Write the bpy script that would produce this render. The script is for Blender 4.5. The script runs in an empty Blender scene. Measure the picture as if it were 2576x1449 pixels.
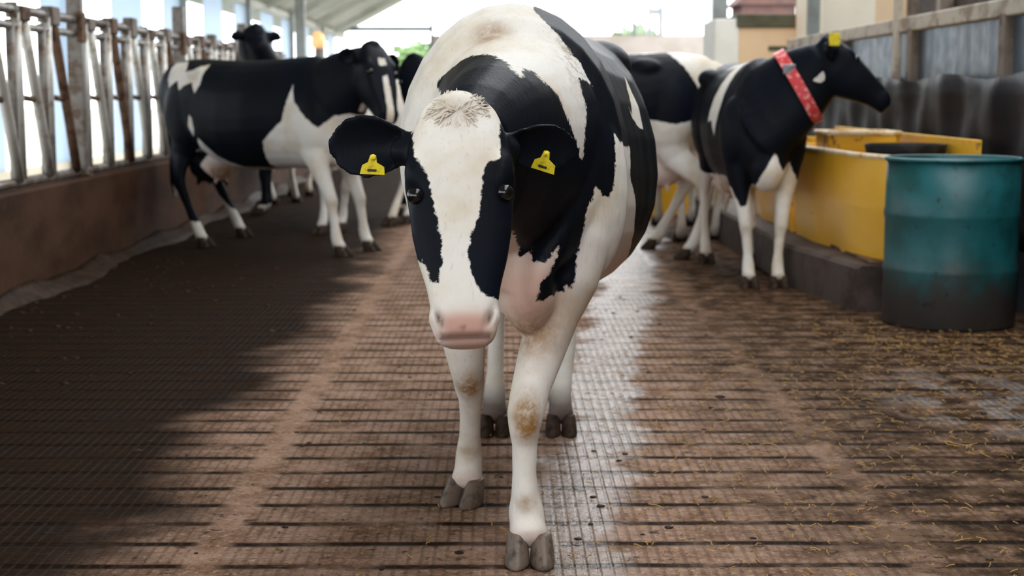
import bpy, bmesh, math, random
import numpy as np
from mathutils import Vector, Matrix, noise as mnoise

random.seed(7)
np.random.seed(7)
S = bpy.context.scene
COL = S.collection

# ------------------------------------------------------------------ camera
FPX = 3900.0
CAM_H = 1.18
pitch = math.atan(489.5 / FPX)
yaw = -math.atan(23 * math.cos(pitch) / FPX)
cam_data = bpy.data.cameras.new('camera')
cam = bpy.data.objects.new('camera', cam_data)
COL.objects.link(cam)
cam.location = (0, 0, CAM_H)
cam.rotation_euler = (math.pi / 2 - pitch, 0, yaw)
cam_data.sensor_fit = 'HORIZONTAL'
cam_data.sensor_width = 36
cam_data.lens = 36 * FPX / 2576
cam_data.clip_end = 400
cam_data.dof.use_dof = True
cam_data.dof.focus_distance = 3.55
cam_data.dof.aperture_fstop = 4.5
S.camera = cam

# ------------------------------------------------------------------ world and light
w = bpy.data.worlds.new('overcast_sky')
S.world = w
w.use_nodes = True
bg = w.node_tree.nodes['Background']
bg.inputs['Color'].default_value = (0.93, 0.965, 1.0, 1)
bg.inputs['Strength'].default_value = 4.7


def portal(name, loc, rot, sx, sy):
    l = bpy.data.lights.new(name, 'AREA')
    l.shape = 'RECTANGLE'
    l.size = sx
    l.size_y = sy
    l.cycles.is_portal = True
    o = bpy.data.objects.new(name, l)
    COL.objects.link(o)
    o.location = loc
    o.rotation_euler = rot
    return o


HP = math.pi / 2
portal('front_opening_portal', (-2.2, -3.9, 1.4), (HP, 0, 0), 6.6, 2.8)
portal('ridge_opening_portal', (2.0, 26, 6.6), (0, 0, 0), 3.4, 60)
portal('side_opening_portal', (-5.6, 24, 1.9), (0, -HP, 0), 2.6, 60)
portal('side_opening_portal', (-5.6, -1, 1.9), (0, -HP, 0), 2.6, 6)

S.view_settings.view_transform = 'Standard'
S.view_settings.look = 'None'
S.view_settings.gamma = 1
S.view_settings.use_curve_mapping = False
S.view_settings.exposure = 0.0
S.cycles.use_denoising = True
S.cycles.max_bounces = 8
S.cycles.diffuse_bounces = 5
S.cycles.transparent_max_bounces = 8
S.cycles.caustics_reflective = False
S.cycles.caustics_refractive = False
S.cycles.sample_clamp_indirect = 6


# ------------------------------------------------------------------ material helpers
class NT:
    def __init__(self, name):
        self.m = bpy.data.materials.new(name)
        self.m.use_nodes = True
        self.t = self.m.node_tree
        self.b = self.t.nodes['Principled BSDF']

    def n(self, typ, **kw):
        nd = self.t.nodes.new('ShaderNode' + typ)
        for k, v in kw.items():
            setattr(nd, k, v)
        return nd

    def l(self, a, b):
        self.t.links.new(a, b)

    def val(self, sock, v):
        if hasattr(v, 'links') or hasattr(v, 'is_linked'):
            self.l(v, sock)
        else:
            sock.default_value = v

    def math(self, op, a, b=0.0, c=None, clamp=False):
        nd = self.n('Math', operation=op)
        nd.use_clamp = clamp
        self.val(nd.inputs[0], a)
        self.val(nd.inputs[1], b)
        if c is not None:
            self.val(nd.inputs[2], c)
        return nd.outputs[0]

    def mix(self, f, a, b):
        nd = self.n('Mix', data_type='RGBA')
        self.val(nd.inputs[0], f)
        self.val(nd.inputs[6], a if hasattr(a, 'is_linked') else (*a, 1))
        self.val(nd.inputs[7], b if hasattr(b, 'is_linked') else (*b, 1))
        return nd.outputs[2]

    def ss(self, v, a, b, lo=0.0, hi=1.0):
        nd = self.n('MapRange', interpolation_type='SMOOTHSTEP')
        self.val(nd.inputs[0], v)
        nd.inputs[1].default_value = a
        nd.inputs[2].default_value = b
        nd.inputs[3].default_value = lo
        nd.inputs[4].default_value = hi
        return nd.outputs[0]

    def noise(self, scale, detail=3, rough=0.5, vec=None, stretch=None, dist=0.0):
        if vec is None:
            vec = self.n('TexCoord').outputs['Object']
        if stretch:
            mp = self.n('Mapping')
            mp.inputs['Scale'].default_value = stretch
            self.l(vec, mp.inputs[0])
            vec = mp.outputs[0]
        nd = self.n('TexNoise')
        nd.inputs['Scale'].default_value = scale
        nd.inputs['Detail'].default_value = detail
        nd.inputs['Roughness'].default_value = rough
        nd.inputs['Distortion'].default_value = dist
        self.l(vec, nd.inputs['Vector'])
        return nd.outputs[0]

    def bump(self, h, strength=0.3, dist=0.01):
        nd = self.n('Bump')
        nd.inputs['Strength'].default_value = strength
        nd.inputs['Distance'].default_value = dist
        self.l(h, nd.inputs['Height'])
        self.l(nd.outputs[0], self.b.inputs['Normal'])

    def attr(self, name):
        return self.n('Attribute', attribute_name=name).outputs['Fac']

    def base(self, c):
        self.val(self.b.inputs['Base Color'], c if hasattr(c, 'is_linked') else (*c, 1))

    def rough(self, v):
        self.val(self.b.inputs['Roughness'], v)


def worn(name, col, col2, scale=6, rough=0.5, metal=0.0, lo=0.45, hi=0.65, bump=0.15, stretch=None, bdist=0.005):
    """base colour with patches of a second colour (rust, dirt, wear)"""
    m = NT(name)
    a = m.noise(scale, 5, 0.65, stretch=stretch)
    f = m.ss(a, lo, hi)
    m.base(m.mix(f, col, col2))
    m.rough(m.math('MULTIPLY_ADD', m.noise(scale * 3, 3), 0.25, rough - 0.12))
    m.b.inputs['Metallic'].default_value = metal
    m.bump(m.noise(scale * 8, 4), bump, bdist)
    m.b.inputs['IOR'].default_value = 1.45 if rough < 0.5 else 1.2
    return m.m


def coat_material(name='cow_coat', white=(0.76, 0.725, 0.67), edge=0.007):
    m = NT(name)
    co = m.n('TexCoord').outputs['Object']
    c = m.attr('coat')
    nz = m.noise(70, 4, 0.7, co)
    nz2 = m.noise(14, 3, 0.6, co)
    d = m.math('ADD', c, m.math('MULTIPLY', m.math('SUBTRACT', nz, 0.5), edge * 3.0))
    d = m.math('ADD', d, m.math('MULTIPLY', m.math('SUBTRACT', nz2, 0.5), edge * 3.0))
    black = m.ss(d, -edge * 0.35, edge * 0.35)
    hair = m.noise(120, 3, 0.6, co, stretch=(1, 1, 0.16))
    blot = m.noise(5, 4, 0.6, co)
    wc = m.mix(m.ss(blot, 0.42, 0.72), white, (white[0] * 0.86, white[1] * 0.78, white[2] * 0.66))
    wc = m.mix(m.ss(hair, 0.55, 0.75, 0, 0.35), wc, (0.45, 0.40, 0.33))
    pink = m.attr('pink')
    wc = m.mix(pink, wc, (0.60, 0.37, 0.30))
    tan = m.attr('tan')
    tn = m.math('MULTIPLY', tan, m.ss(m.noise(28, 4, 0.7, co), 0.25, 0.65, 0.35, 1.0), clamp=True)
    wc = m.mix(tn, wc, (0.27, 0.135, 0.035))
    spk = m.attr('speckle')
    wc = m.mix(m.math('MULTIPLY', spk, m.ss(m.noise(38, 4, 0.75, co), 0.50, 0.58)), wc, (0.10, 0.07, 0.04))
    bc = m.mix(m.ss(blot, 0.4, 0.7), (0.0045, 0.0065, 0.011), (0.006, 0.0065, 0.009))
    colr = m.mix(black, wc, bc)
    dk = m.attr('dark')
    colr = m.mix(dk, colr, (0.06, 0.028, 0.02))
    m.base(colr)
    r = m.n('Mix', data_type='FLOAT')
    m.l(black, r.inputs[0])
    r.inputs[2].default_value = 0.72
    r.inputs[3].default_value = 0.46
    m.rough(m.math('SUBTRACT', r.outputs[0], m.math('MULTIPLY', pink, 0.38)))
    m.b.inputs['IOR'].default_value = 1.16
    m.b.inputs['Sheen Weight'].default_value = 0.0
    m.b.inputs['Sheen Roughness'].default_value = 0.4
    nd = m.n('Bump')
    nd.inputs['Strength'].default_value = 0.22
    nd.inputs['Distance'].default_value = 0.004
    lump = m.noise(9, 3, 0.5, co)
    m.l(m.math('ADD', hair, m.math('MULTIPLY', lump, 2.2)), nd.inputs['Height'])
    m.l(nd.outputs[0], m.b.inputs['Normal'])
    return m.m


MAT = {}
MAT['coat'] = coat_material()
MAT['hoof'] = worn('hoof_horn', (0.155, 0.112, 0.086), (0.05, 0.035, 0.025), 30, 0.45, 0, 0.45, 0.7, 0.3)
MAT['hoof_muck'] = worn('mucky_hoof', (0.05, 0.032, 0.022), (0.02, 0.012, 0.008), 30, 0.6)
m = NT('eye_glass'); m.base((0.006, 0.005, 0.006)); m.rough(0.08); MAT['eye'] = m.m
m = NT('tag_plastic'); m.base(m.mix(m.ss(m.noise(60, 4), 0.5, 0.7), (0.78, 0.62, 0.02), (0.45, 0.33, 0.02))); m.rough(0.35); MAT['tag'] = m.m
m = NT('tag_print'); m.base((0.03, 0.025, 0.01)); m.rough(0.5); MAT['tag_print'] = m.m
MAT['galv'] = worn('galvanised_tube', (0.60, 0.58, 0.53), (0.32, 0.25, 0.18), 9, 0.42, 0.35, 0.5, 0.68)
MAT['galv_dark'] = worn('dirty_tube', (0.22, 0.20, 0.18), (0.11, 0.07, 0.045), 8, 0.45, 0.3, 0.42, 0.62)
MAT['rust'] = worn('rusty_steel', (0.17, 0.10, 0.065), (0.07, 0.04, 0.025), 12, 0.7, 0.1, 0.4, 0.65)
MAT['concrete'] = worn('stained_kerb_concrete', (0.072, 0.034, 0.018), (0.036, 0.016, 0.008), 2.2, 0.75, 0, 0.35, 0.7, 0.4, (1, 0.6, 1.6), 0.01)
MAT['alley'] = worn('alley_concrete', (0.85, 0.80, 0.72), (0.65, 0.58, 0.48), 1.5, 0.8, 0, 0.4, 0.7, 0.3)
MAT['plinth'] = worn('plinth_concrete', (0.095, 0.072, 0.064), (0.045, 0.031, 0.025), 3, 0.6, 0, 0.4, 0.7, 0.4, None, 0.01)
MAT['yellow'] = worn('yellow_painted_steel', (0.95, 0.52, 0.035), (0.85, 0.40, 0.02), 3, 0.34, 0.0, 0.45, 0.8, 0.1)
MAT['yellow'].node_tree.nodes['Principled BSDF'].inputs['Coat Weight'].default_value = 0.6
MAT['yellow'].node_tree.nodes['Principled BSDF'].inputs['Coat Roughness'].default_value = 0.22
MAT['yellow_rust'] = worn('chipped_yellow_steel', (0.78, 0.44, 0.03), (0.20, 0.07, 0.03), 9, 0.4, 0.0, 0.56, 0.64, 0.2)
MAT['pale_edge'] = worn('worn_pale_edge', (0.72, 0.60, 0.42), (0.5, 0.3, 0.1), 10, 0.5)
MAT['sheet'] = worn('blue_grey_steel_sheet', (0.115, 0.15, 0.185), (0.075, 0.085, 0.10), 3.5, 0.38, 0.35, 0.35, 0.7, 0.2, (1, 1, 0.25), 0.01)
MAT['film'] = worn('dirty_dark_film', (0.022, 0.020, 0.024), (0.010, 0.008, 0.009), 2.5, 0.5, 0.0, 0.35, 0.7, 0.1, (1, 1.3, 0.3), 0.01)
MAT['frame_pale'] = worn('pale_dirty_frame', (0.46, 0.41, 0.34), (0.26, 0.2, 0.15), 5, 0.6)
MAT['frame_brown'] = worn('brown_dirty_frame', (0.20, 0.16, 0.13), (0.10, 0.07, 0.05), 5, 0.6)
MAT['roof'] = worn('grey_olive_roof_sheet', (0.40, 0.40, 0.35), (0.30, 0.31, 0.25), 1.2, 0.7, 0, 0.4, 0.65)
MAT['end_wall'] = worn('grey_beige_wall', (0.42, 0.37, 0.33), (0.36, 0.31, 0.27), 0.8, 0.7)
MAT['dark_wood'] = worn('dark_timber', (0.045, 0.033, 0.024), (0.02, 0.015, 0.011), 3, 0.7)
MAT['mullion'] = worn('dark_window_frame', (0.16, 0.17, 0.18), (0.10, 0.11, 0.12), 2, 0.5)
MAT['post_grey'] = worn('grey_painted_post', (0.26, 0.28, 0.27), (0.2, 0.2, 0.18), 2, 0.5, 0.2)
MAT['ply'] = worn('pale_peach_panel', (0.78, 0.58, 0.38), (0.70, 0.50, 0.32), 1, 0.6)
MAT['cream'] = worn('cream_panel', (0.86, 0.78, 0.64), (0.80, 0.70, 0.55), 1, 0.6)
MAT['white_panel'] = worn('white_panel', (0.85, 0.85, 0.80), (0.75, 0.74, 0.68), 1, 0.6)
MAT['olive'] = worn('olive_cover', (0.11, 0.11, 0.075), (0.08, 0.075, 0.05), 3, 0.7)
MAT['black_rubber'] = worn('black_rubber', (0.012, 0.012, 0.013), (0.03, 0.025, 0.02), 8, 0.5)
MAT['red'] = worn('red_collar_plastic', (0.55, 0.035, 0.04), (0.75, 0.30, 0.28), 26, 0.35, 0, 0.5, 0.6)
MAT['buckle'] = worn('grey_collar_clasp', (0.30, 0.28, 0.31), (0.15, 0.14, 0.15), 40, 0.4, 0.4)
MAT['leaf'] = worn('tree_leaves', (0.20, 0.30, 0.13), (0.12, 0.2, 0.08), 4, 0.8)
MAT['brick'] = worn('red_brown_wall', (0.15, 0.085, 0.075), (0.11, 0.07, 0.065), 3, 0.8)
MAT['yard'] = worn('yard_ground', (0.45, 0.44, 0.40), (0.35, 0.36, 0.28), 0.3, 0.9)
MAT['red_dark'] = worn('dark_red_lid', (0.25, 0.03, 0.02), (0.1, 0.02, 0.01), 10, 0.5)
m = NT('amber_lamp_glass'); m.base((0.9, 0.5, 0.2)); m.rough(0.3)
m.b.inputs['Emission Color'].default_value = (1, 0.55, 0.25, 1); m.b.inputs['Emission Strength'].default_value = 0.5; MAT['amber'] = m.m

# translucent side panels
m = NT('pale_blue_translucent_panel')
tr = m.n('BsdfTranslucent'); tr.inputs[0].default_value = (0.70, 0.80, 0.90, 1)
df = m.n('BsdfDiffuse'); df.inputs[0].default_value = (0.62, 0.70, 0.80, 1)
mx = m.n('MixShader'); mx.inputs[0].default_value = 0.5
m.l(df.outputs[0], mx.inputs[1]); m.l(tr.outputs[0], mx.inputs[2])
m.l(mx.outputs[0], m.t.nodes['Material Output'].inputs[0]); MAT['panel'] = m.m
# window panes
m = NT('window_pane_glass')
tp = m.n('BsdfTransparent'); gl = m.n('BsdfGlossy'); gl.inputs['Roughness'].default_value = 0.05
mx = m.n('MixShader'); mx.inputs[0].default_value = 0.06
m.l(tp.outputs[0], mx.inputs[1]); m.l(gl.outputs[0], mx.inputs[2])
m.l(mx.outputs[0], m.t.nodes['Material Output'].inputs[0]); MAT['glass'] = m.m

# teal drum paint: scraped, rusty low down (dirt splashed from the floor)
m = NT('teal_drum_paint')
co = m.n('TexCoord').outputs['Object']
sx = m.n('SeparateXYZ'); m.l(co, sx.inputs[0])
c = m.mix(m.ss(m.noise(5, 4, 0.6, co), 0.4, 0.65), (0.009, 0.105, 0.115), (0.006, 0.065, 0.066))
low = m.ss(m.math('ADD', sx.outputs[2], m.math('MULTIPLY', m.noise(7, 5, 0.7, co), 0.45)), 0.35, 0.62, 1, 0)
c = m.mix(m.math('MULTIPLY', low, 0.9), c, (0.045, 0.030, 0.026))
c = m.mix(m.ss(m.noise(18, 5, 0.7, co), 0.62, 0.68), c, (0.015, 0.012, 0.012))
m.base(c); m.rough(0.42); m.bump(m.noise(14, 4, 0.6, co), 0.25, 0.01); MAT['teal'] = m.m

# floor: grooved concrete slab lane with smooth seams, muck, painted-in shade and wet strip
m = NT('grooved_wet_concrete')
geo = m.n('NewGeometry')
sx = m.n('SeparateXYZ'); m.l(geo.outputs['Position'], sx.inputs[0])
X, Y = sx.outputs[0], sx.outputs[1]
warp = m.math('MULTIPLY', m.math('SUBTRACT', m.noise(2.5, 2, 0.5, geo.outputs['Position']), 0.5), 0.035)


def groove(coord, period, half, soft):
    f = m.math('FRACT', m.math('DIVIDE', coord, period))
    d = m.math('MULTIPLY', m.math('ABSOLUTE', m.math('SUBTRACT', f, 0.5)), period)
    return m.ss(d, half, half + soft, 1, 0)


gy = groove(m.math('ADD', Y, warp), 0.194, 0.010, 0.014)
gx = groove(m.math('ADD', X, m.math('MULTIPLY', warp, 0.15)), 0.032, 0.0015, 0.006)
gy2 = groove(m.math('ADD', Y, warp), 0.0485, 0.001, 0.008)
seam = None
for sxp in (-0.76, 1.07):
    s_ = m.ss(m.math('ABSOLUTE', m.math('SUBTRACT', m.math('ADD', X, warp), sxp)), 0.025, 0.07, 0, 1)
    seam = s_ if seam is None else m.math('MULTIPLY', seam, s_)
clog = m.ss(m.noise(3.2, 4, 0.6, geo.outputs['Position']), 0.45, 0.70, 1.0, 0.25)
gy = m.math('MULTIPLY', m.math('MULTIPLY', gy, seam), clog)
gx = m.math('MULTIPLY', m.math('MULTIPLY', gx, seam), m.math('MULTIPLY', clog, 0.55))
gy2 = m.math('MULTIPLY', m.math('MULTIPLY', gy2, seam), 0.3)
nf = m.noise(45, 5, 0.7, geo.outputs['Position'])
nm = m.noise(6, 5, 0.65, geo.outputs['Position'])
nl = m.noise(1.3, 4, 0.6, geo.outputs['Position'])
c = m.mix(m.ss(nm, 0.36, 0.66), (0.33, 0.205, 0.145), (0.185, 0.105, 0.066))
c = m.mix(m.ss(nf, 0.50, 0.68, 0, 0.8), c, (0.46, 0.33, 0.235))
c = m.mix(m.ss(m.noise(70, 4, 0.7, geo.outputs['Position']), 0.54, 0.66, 0, 0.70), c, (0.08, 0.043, 0.024))
# muck plus painted-in shade along the feed kerb; muck under the trough
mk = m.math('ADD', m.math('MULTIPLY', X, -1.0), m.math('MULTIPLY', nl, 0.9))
mkl_shade = m.ss(mk, 1.2, 1.6)
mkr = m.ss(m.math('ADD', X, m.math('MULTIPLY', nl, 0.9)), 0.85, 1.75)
c = m.mix(m.math('MULTIPLY', mkl_shade, 0.97), c, m.mix(m.ss(nm, 0.4, 0.65), (0.0035, 0.0016, 0.0008), (0.016, 0.0075, 0.0035)))
c = m.mix(m.math('MULTIPLY', mkr, m.ss(m.noise(9, 6, 0.75, geo.outputs['Position']), 0.36, 0.56, 0.45, 1.0)), c, m.mix(m.ss(nm, 0.42, 0.62), (0.085, 0.046, 0.022), (0.018, 0.010, 0.005)))
clump = m.ss(m.noise(16, 6, 0.8, geo.outputs['Position']), 0.585, 0.64)
c = m.mix(m.math('MULTIPLY', clump, 0.8), c, (0.040, 0.024, 0.015))
c = m.mix(m.math('MULTIPLY', gy, 0.97), c, (0.008, 0.004, 0.002))
c = m.mix(m.math('MULTIPLY', m.math('MAXIMUM', gx, gy2), 0.7), c, (0.045, 0.028, 0.019))
# wet strip
wc_ = m.math('ADD', 0.19, m.math('MULTIPLY', m.math('SUBTRACT', Y, 4.0), 0.103))
wd = m.math('ABSOLUTE', m.math('SUBTRACT', X, wc_))
wd = m.math('SUBTRACT', wd, m.math('MULTIPLY', m.math('SUBTRACT', m.noise(2.2, 5, 0.65, geo.outputs['Position']), 0.5), 0.55))
wide = m.math('MULTIPLY_ADD', m.math('SUBTRACT', Y, 4.0), 0.012, 0.06)
wet = m.ss(m.math('SUBTRACT', wd, wide), -0.02, 0.12, 1, 0)
far = m.ss(Y, 15.0, 18.0, 1, 0)
wet = m.math('MULTIPLY', wet, far)
pdx = m.math('SUBTRACT', X, 2.15)
pdy = m.math('MULTIPLY', m.math('SUBTRACT', Y, 5.9), 0.8)
pr2 = m.math('SQRT', m.math('ADD', m.math('MULTIPLY', pdx, pdx), m.math('MULTIPLY', pdy, pdy)))
pud = m.math('MULTIPLY', m.ss(pr2, 0.35, 0.8, 1, 0), m.ss(m.noise(5, 4, 0.6, geo.outputs['Position']), 0.48, 0.56))
wet = m.math('MAXIMUM', wet, m.math('MULTIPLY', pud, 0.8))
c = m.mix(m.math('MULTIPLY', wet, 0.35), c, (0.10, 0.075, 0.055))
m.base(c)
rg = m.math('MULTIPLY_ADD', m.ss(nm, 0.3, 0.7), 0.25, 0.50)
rg = m.math('MULTIPLY', rg, m.math('SUBTRACT', 1.0, m.math('MULTIPLY', wet, m.ss(nf, 0.38, 0.62, 0.92, 0.45))))
m.rough(m.math('ADD', rg, 0.02))
m.l(m.math('MULTIPLY_ADD', wet, 0.50, 1.07), m.b.inputs['IOR'])
h = m.math('SUBTRACT', m.math('MULTIPLY', nf, 0.35), m.math('MULTIPLY', gy, 1.2))
h = m.math('SUBTRACT', h, m.math('MULTIPLY', gx, 0.45))
h = m.math('SUBTRACT', h, m.math('MULTIPLY', gy2, 0.35))
h = m.math('ADD', h, m.math('MULTIPLY', clump, 0.5))
h = m.math('ADD', h, m.math('MULTIPLY', nm, 0.8))
m.bump(h, 0.75, 0.014)
MAT['floor'] = m.m


# ------------------------------------------------------------------ object helpers
def props(o, label=None, cat=None, group=None, kind=None):
    if label: o['label'] = label
    if cat: o['category'] = cat
    if group: o['group'] = group
    if kind: o['kind'] = kind
    return o


def empty(name, loc=(0, 0, 0), rz=0.0, **kw):
    o = bpy.data.objects.new(name, None)
    COL.objects.link(o)
    o.location = loc
    o.rotation_euler = (0, 0, rz)
    o.empty_display_size = 0.1
    return props(o, **kw)


def obj(name, bm, mat, parent=None, smooth=False, loc=None, **kw):
    me = bpy.data.meshes.new(name)
    bmesh.ops.recalc_face_normals(bm, faces=bm.faces[:])
    bm.to_mesh(me)
    bm.free()
    if smooth:
        me.polygons.foreach_set('use_smooth', [True] * len(me.polygons))
    me.materials.append(mat)
    o = bpy.data.objects.new(name, me)
    COL.objects.link(o)
    if parent: o.parent = parent
    if loc: o.location = loc
    return props(o, **kw)


def box(bm, x0, x1, y0, y1, z0, z1, bev=0.0):
    vs = [bm.verts.new((x, y, z)) for x in (x0, x1) for y in (y0, y1) for z in (z0, z1)]
    q = [(0, 1, 3, 2), (4, 6, 7, 5), (0, 4, 5, 1), (2, 3, 7, 6), (0, 2, 6, 4), (1, 5, 7, 3)]
    fs = [bm.faces.new([vs[i] for i in f]) for f in q]
    if bev:
        es = list({e for f in fs for e in f.edges})
        bmesh.ops.bevel(bm, geom=es, offset=bev, segments=2, affect='EDGES', profile=0.5)
    return bm


def B(x0, x1, y0, y1, z0, z1, bev=0.0):
    return box(bmesh.new(), x0, x1, y0, y1, z0, z1, bev)


def loft(bm, rings, cap=True):
    vr = [[bm.verts.new(p) for p in r] for r in rings]
    n = len(rings[0])
    for a, b in zip(vr, vr[1:]):
        for i in range(n):
            bm.faces.new((a[i], a[(i + 1) % n], b[(i + 1) % n], b[i]))
    if cap:
        bm.faces.new(vr[0][::-1])
        bm.faces.new(vr[-1])
    return bm


def tube(bm, pts, rad, n=10, squash=None):
    """swept round bar through pts; rad may be a list"""
    P = [Vector(p) for p in pts]
    if not hasattr(rad, '__len__'): rad = [rad] * len(P)
    rings = []
    ref = None
    for i, p in enumerate(P):
        t = (P[min(i + 1, len(P) - 1)] - P[max(i - 1, 0)]).normalized()
        if ref is None:
            ref = Vector((1, 0, 0)) if abs(t.x) < 0.8 else Vector((0, 0, 1))
        u = (ref - t * ref.dot(t)).normalized()
        ref = u
        v = t.cross(u)
        rings.append([p + (u * math.cos(a) + v * math.sin(a)) * rad[i] for a in [2 * math.pi * k / n for k in range(n)]])
    return loft(bm, rings)


def lathe(bm, prof, n=40, c=(0, 0, 0)):
    rings = [[(c[0] + r * math.cos(2 * math.pi * k / n), c[1] + r * math.sin(2 * math.pi * k / n), c[2] + z) for k in range(n)] for r, z in prof]
    return loft(bm, rings)


# ------------------------------------------------------------------ animal builder
def ring(c, U, V, ru, vu, vd, e=1.0, n=28, et=None):
    c = Vector(c)
    out = []
    for k in range(n):
        a = 2 * math.pi * k / n
        co_, si = math.cos(a), math.sin(a)
        ex = e if (si < 0 or et is None) else et
        x = math.copysign(abs(co_) ** ex, co_) * ru
        z = math.copysign(abs(si) ** ex, si) * (vu if si > 0 else vd)
        out.append(c + U * x + V * z)
    return out


def round_loft(bm, secs):
    """secs: (c, U, V, ru, vu, vd, e, et) rings with domed ends"""
    def shrink(s, q, off):
        return (s[0] + off, s[1], s[2], s[3] * q, s[4] * q, s[5] * q, s[6], s[7])
    d0 = (secs[0][0] - secs[1][0]).normalized() * (0.5 * min(secs[0][3], secs[0][4]))
    d1 = (secs[-1][0] - secs[-2][0]).normalized() * (0.5 * min(secs[-1][3], secs[-1][4]))
    allr = [shrink(secs[0], 0.25, d0 * 1.0), shrink(secs[0], 0.72, d0 * 0.75)] + list(secs) + \
           [shrink(secs[-1], 0.72, d1 * 0.75), shrink(secs[-1], 0.25, d1 * 1.0)]
    loft(bm, [ring(s[0], s[1], s[2], s[3], s[4], s[5], s[6], 28, s[7]) for s in allr])


def limb(bm, joints):
    """joints: (x, y, z, r_side, r_fore)"""
    P = [Vector(j[:3]) for j in joints]
    secs = []
    for i, j in enumerate(joints):
        t = (P[min(i + 1, len(P) - 1)] - P[max(i - 1, 0)]).normalized()
        U = Vector((1, 0, 0))
        U = (U - t * U.dot(t)).normalized()
        V = t.cross(U)
        secs.append((P[i], U, V, j[3], j[4], j[4], 1.0, 1.0))
    round_loft(bm, secs)


def blob(bm, c, r, rot=None):
    g = bmesh.ops.create_icosphere(bm, subdivisions=3, radius=1.0)
    M = Matrix.Diagonal((*r, 1))
    if rot: M = rot.to_4x4() @ M
    M = Matrix.Translation(c) @ M
    bmesh.ops.transform(bm, matrix=M, verts=g['verts'])


def ear(bm, base, tip, face, wid, thick=0.013):
    """cupped leaf-shaped ear, open side towards `face`"""
    base, tip, face = Vector(base), Vector(tip), Vector(face).normalized()
    t = (tip - base)
    L = t.length
    t.normalize()
    face = (face - t * face.dot(t)).normalized()
    U = t.cross(face)
    rings = []
    prof = [(0.0, 0.34, 0.6), (0.12, 0.44, 0.75), (0.28, 0.72, 0.7), (0.45, 0.97, 0.55), (0.62, 1.04, 0.42), (0.78, 0.92, 0.3), (0.9, 0.62, 0.2), (1.0, 0.18, 0.1)]
    for s, wf, cup in prof:
        c = base + t * (L * s)
        hw = wid * 0.5 * wf
        dep = hw * cup
        pts = []
        m_ = 9
        for k in range(m_):
            a = -1 + 2 * k / (m_ - 1)
            pts.append(c + U * (a * hw) - face * (dep * (1 - a * a) + thick * 0.5) )
        for k in range(m_):
            a = 1 - 2 * k / (m_ - 1)
            pts.append(c + U * (a * hw * 0.96) - face * (dep * (1 - a * a) - thick * 0.5))
        rings.append(pts)
    loft(bm, rings)


HEAD_SECS = [  # v, half width, face side, jaw side, exponent
    (-0.025, 0.060, 0.010, 0.080, 0.9), (0.015, 0.092, 0.036, 0.115, 0.85), (0.07, 0.112, 0.052, 0.155, 0.82),
    (0.13, 0.126, 0.060, 0.185, 0.80), (0.19, 0.131, 0.060, 0.215, 0.80), (0.25, 0.122, 0.055, 0.225, 0.82),
    (0.31, 0.116, 0.050, 0.205, 0.82), (0.37, 0.104, 0.045, 0.170, 0.82), (0.43, 0.087, 0.040, 0.138, 0.82),
    (0.475, 0.079, 0.036, 0.115, 0.80), (0.515, 0.078, 0.028, 0.108, 0.78), (0.545, 0.073, 0.012, 0.098, 0.82),
    (0.565, 0.058, -0.010, 0.080, 0.9)]


class HeadFrame:
    def __init__(self, poll, muzzle, lateral=(1, 0, 0)):
        self.P = Vector(poll)
        self.V = (Vector(muzzle) - self.P)
        self.L = self.V.length
        self.V.normalize()
        U = Vector(lateral)
        self.U = (U - self.V * U.dot(self.V)).normalized()
        self.W = self.V.cross(self.U).normalized()    # out of the forehead

    def pt(self, u, v, w_):
        s = self.L / 0.565
        return self.P + (self.U * u + self.V * v + self.W * w_) * s

    def inv(self, co):
        s = self.L / 0.565
        d = (co - np.array(self.P)) / s
        return d @ np.array(self.U), d @ np.array(self.V), d @ np.array(self.W)


def head(bm, H, fine=True):
    s = H.L / 0.565
    secs = []
    for v, hw, wf, wb, e in HEAD_SECS:
        c = H.P + H.V * (v * s)
        secs.append((c, H.U, H.W, hw * s, max(wf, 0.004) * s if wf > 0 else 0.012 * s, wb * s, e, e))
    # keep the muzzle tip tucked back
    last = secs[-1]
    secs[-1] = (last[0] - H.W * 0.02 * s, *last[1:])
    round_loft(bm, secs)
    R = Matrix((H.U, H.V, H.W)).transposed()
    for sg in (-1, 1):
        blob(bm, H.pt(sg * 0.096, 0.165, 0.020), (0.034 * s, 0.055 * s, 0.038 * s), R)      # brow over the eye
        blob(bm, H.pt(sg * 0.086, 0.285, -0.02), (0.03 * s, 0.07 * s, 0.05 * s), R)         # cheek ridge
        blob(bm, H.pt(sg * 0.054, 0.505, -0.004), (0.030 * s, 0.036 * s, 0.034 * s), R)     # nostril wing
    blob(bm, H.pt(0, 0.0, 0.0), (0.06 * s, 0.04 * s, 0.05 * s), R)                          # poll bump


def signed_poly(px, py, poly):
    """signed distance to a polygon, positive inside"""
    P = np.array(poly, float)
    Q = np.roll(P, -1, axis=0)
    best = np.full(px.shape, 1e9)
    inside = np.zeros(px.shape, bool)
    for (ax, ay), (bx, by) in zip(P, Q):
        dx, dy = bx - ax, by - ay
        t = np.clip(((px - ax) * dx + (py - ay) * dy) / (dx * dx + dy * dy + 1e-12), 0, 1)
        best = np.minimum(best, np.hypot(px - ax - t * dx, py - ay - t * dy))
        cr = ((ay > py) != (by > py)) & (px < (bx - ax) * (py - ay) / (by - ay + 1e-12) + ax)
        inside ^= cr
    return np.where(inside, best, -best)


def spots(px, py, plus, minus=()):
    """union of `plus` outlines less the `minus` ones"""
    d = np.full(px.shape, -1.0)
    for p in plus:
        d = np.maximum(d, signed_poly(px, py, p))
    for p in minus:
        d = np.minimum(d, -signed_poly(px, py, p))
    return d


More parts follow.
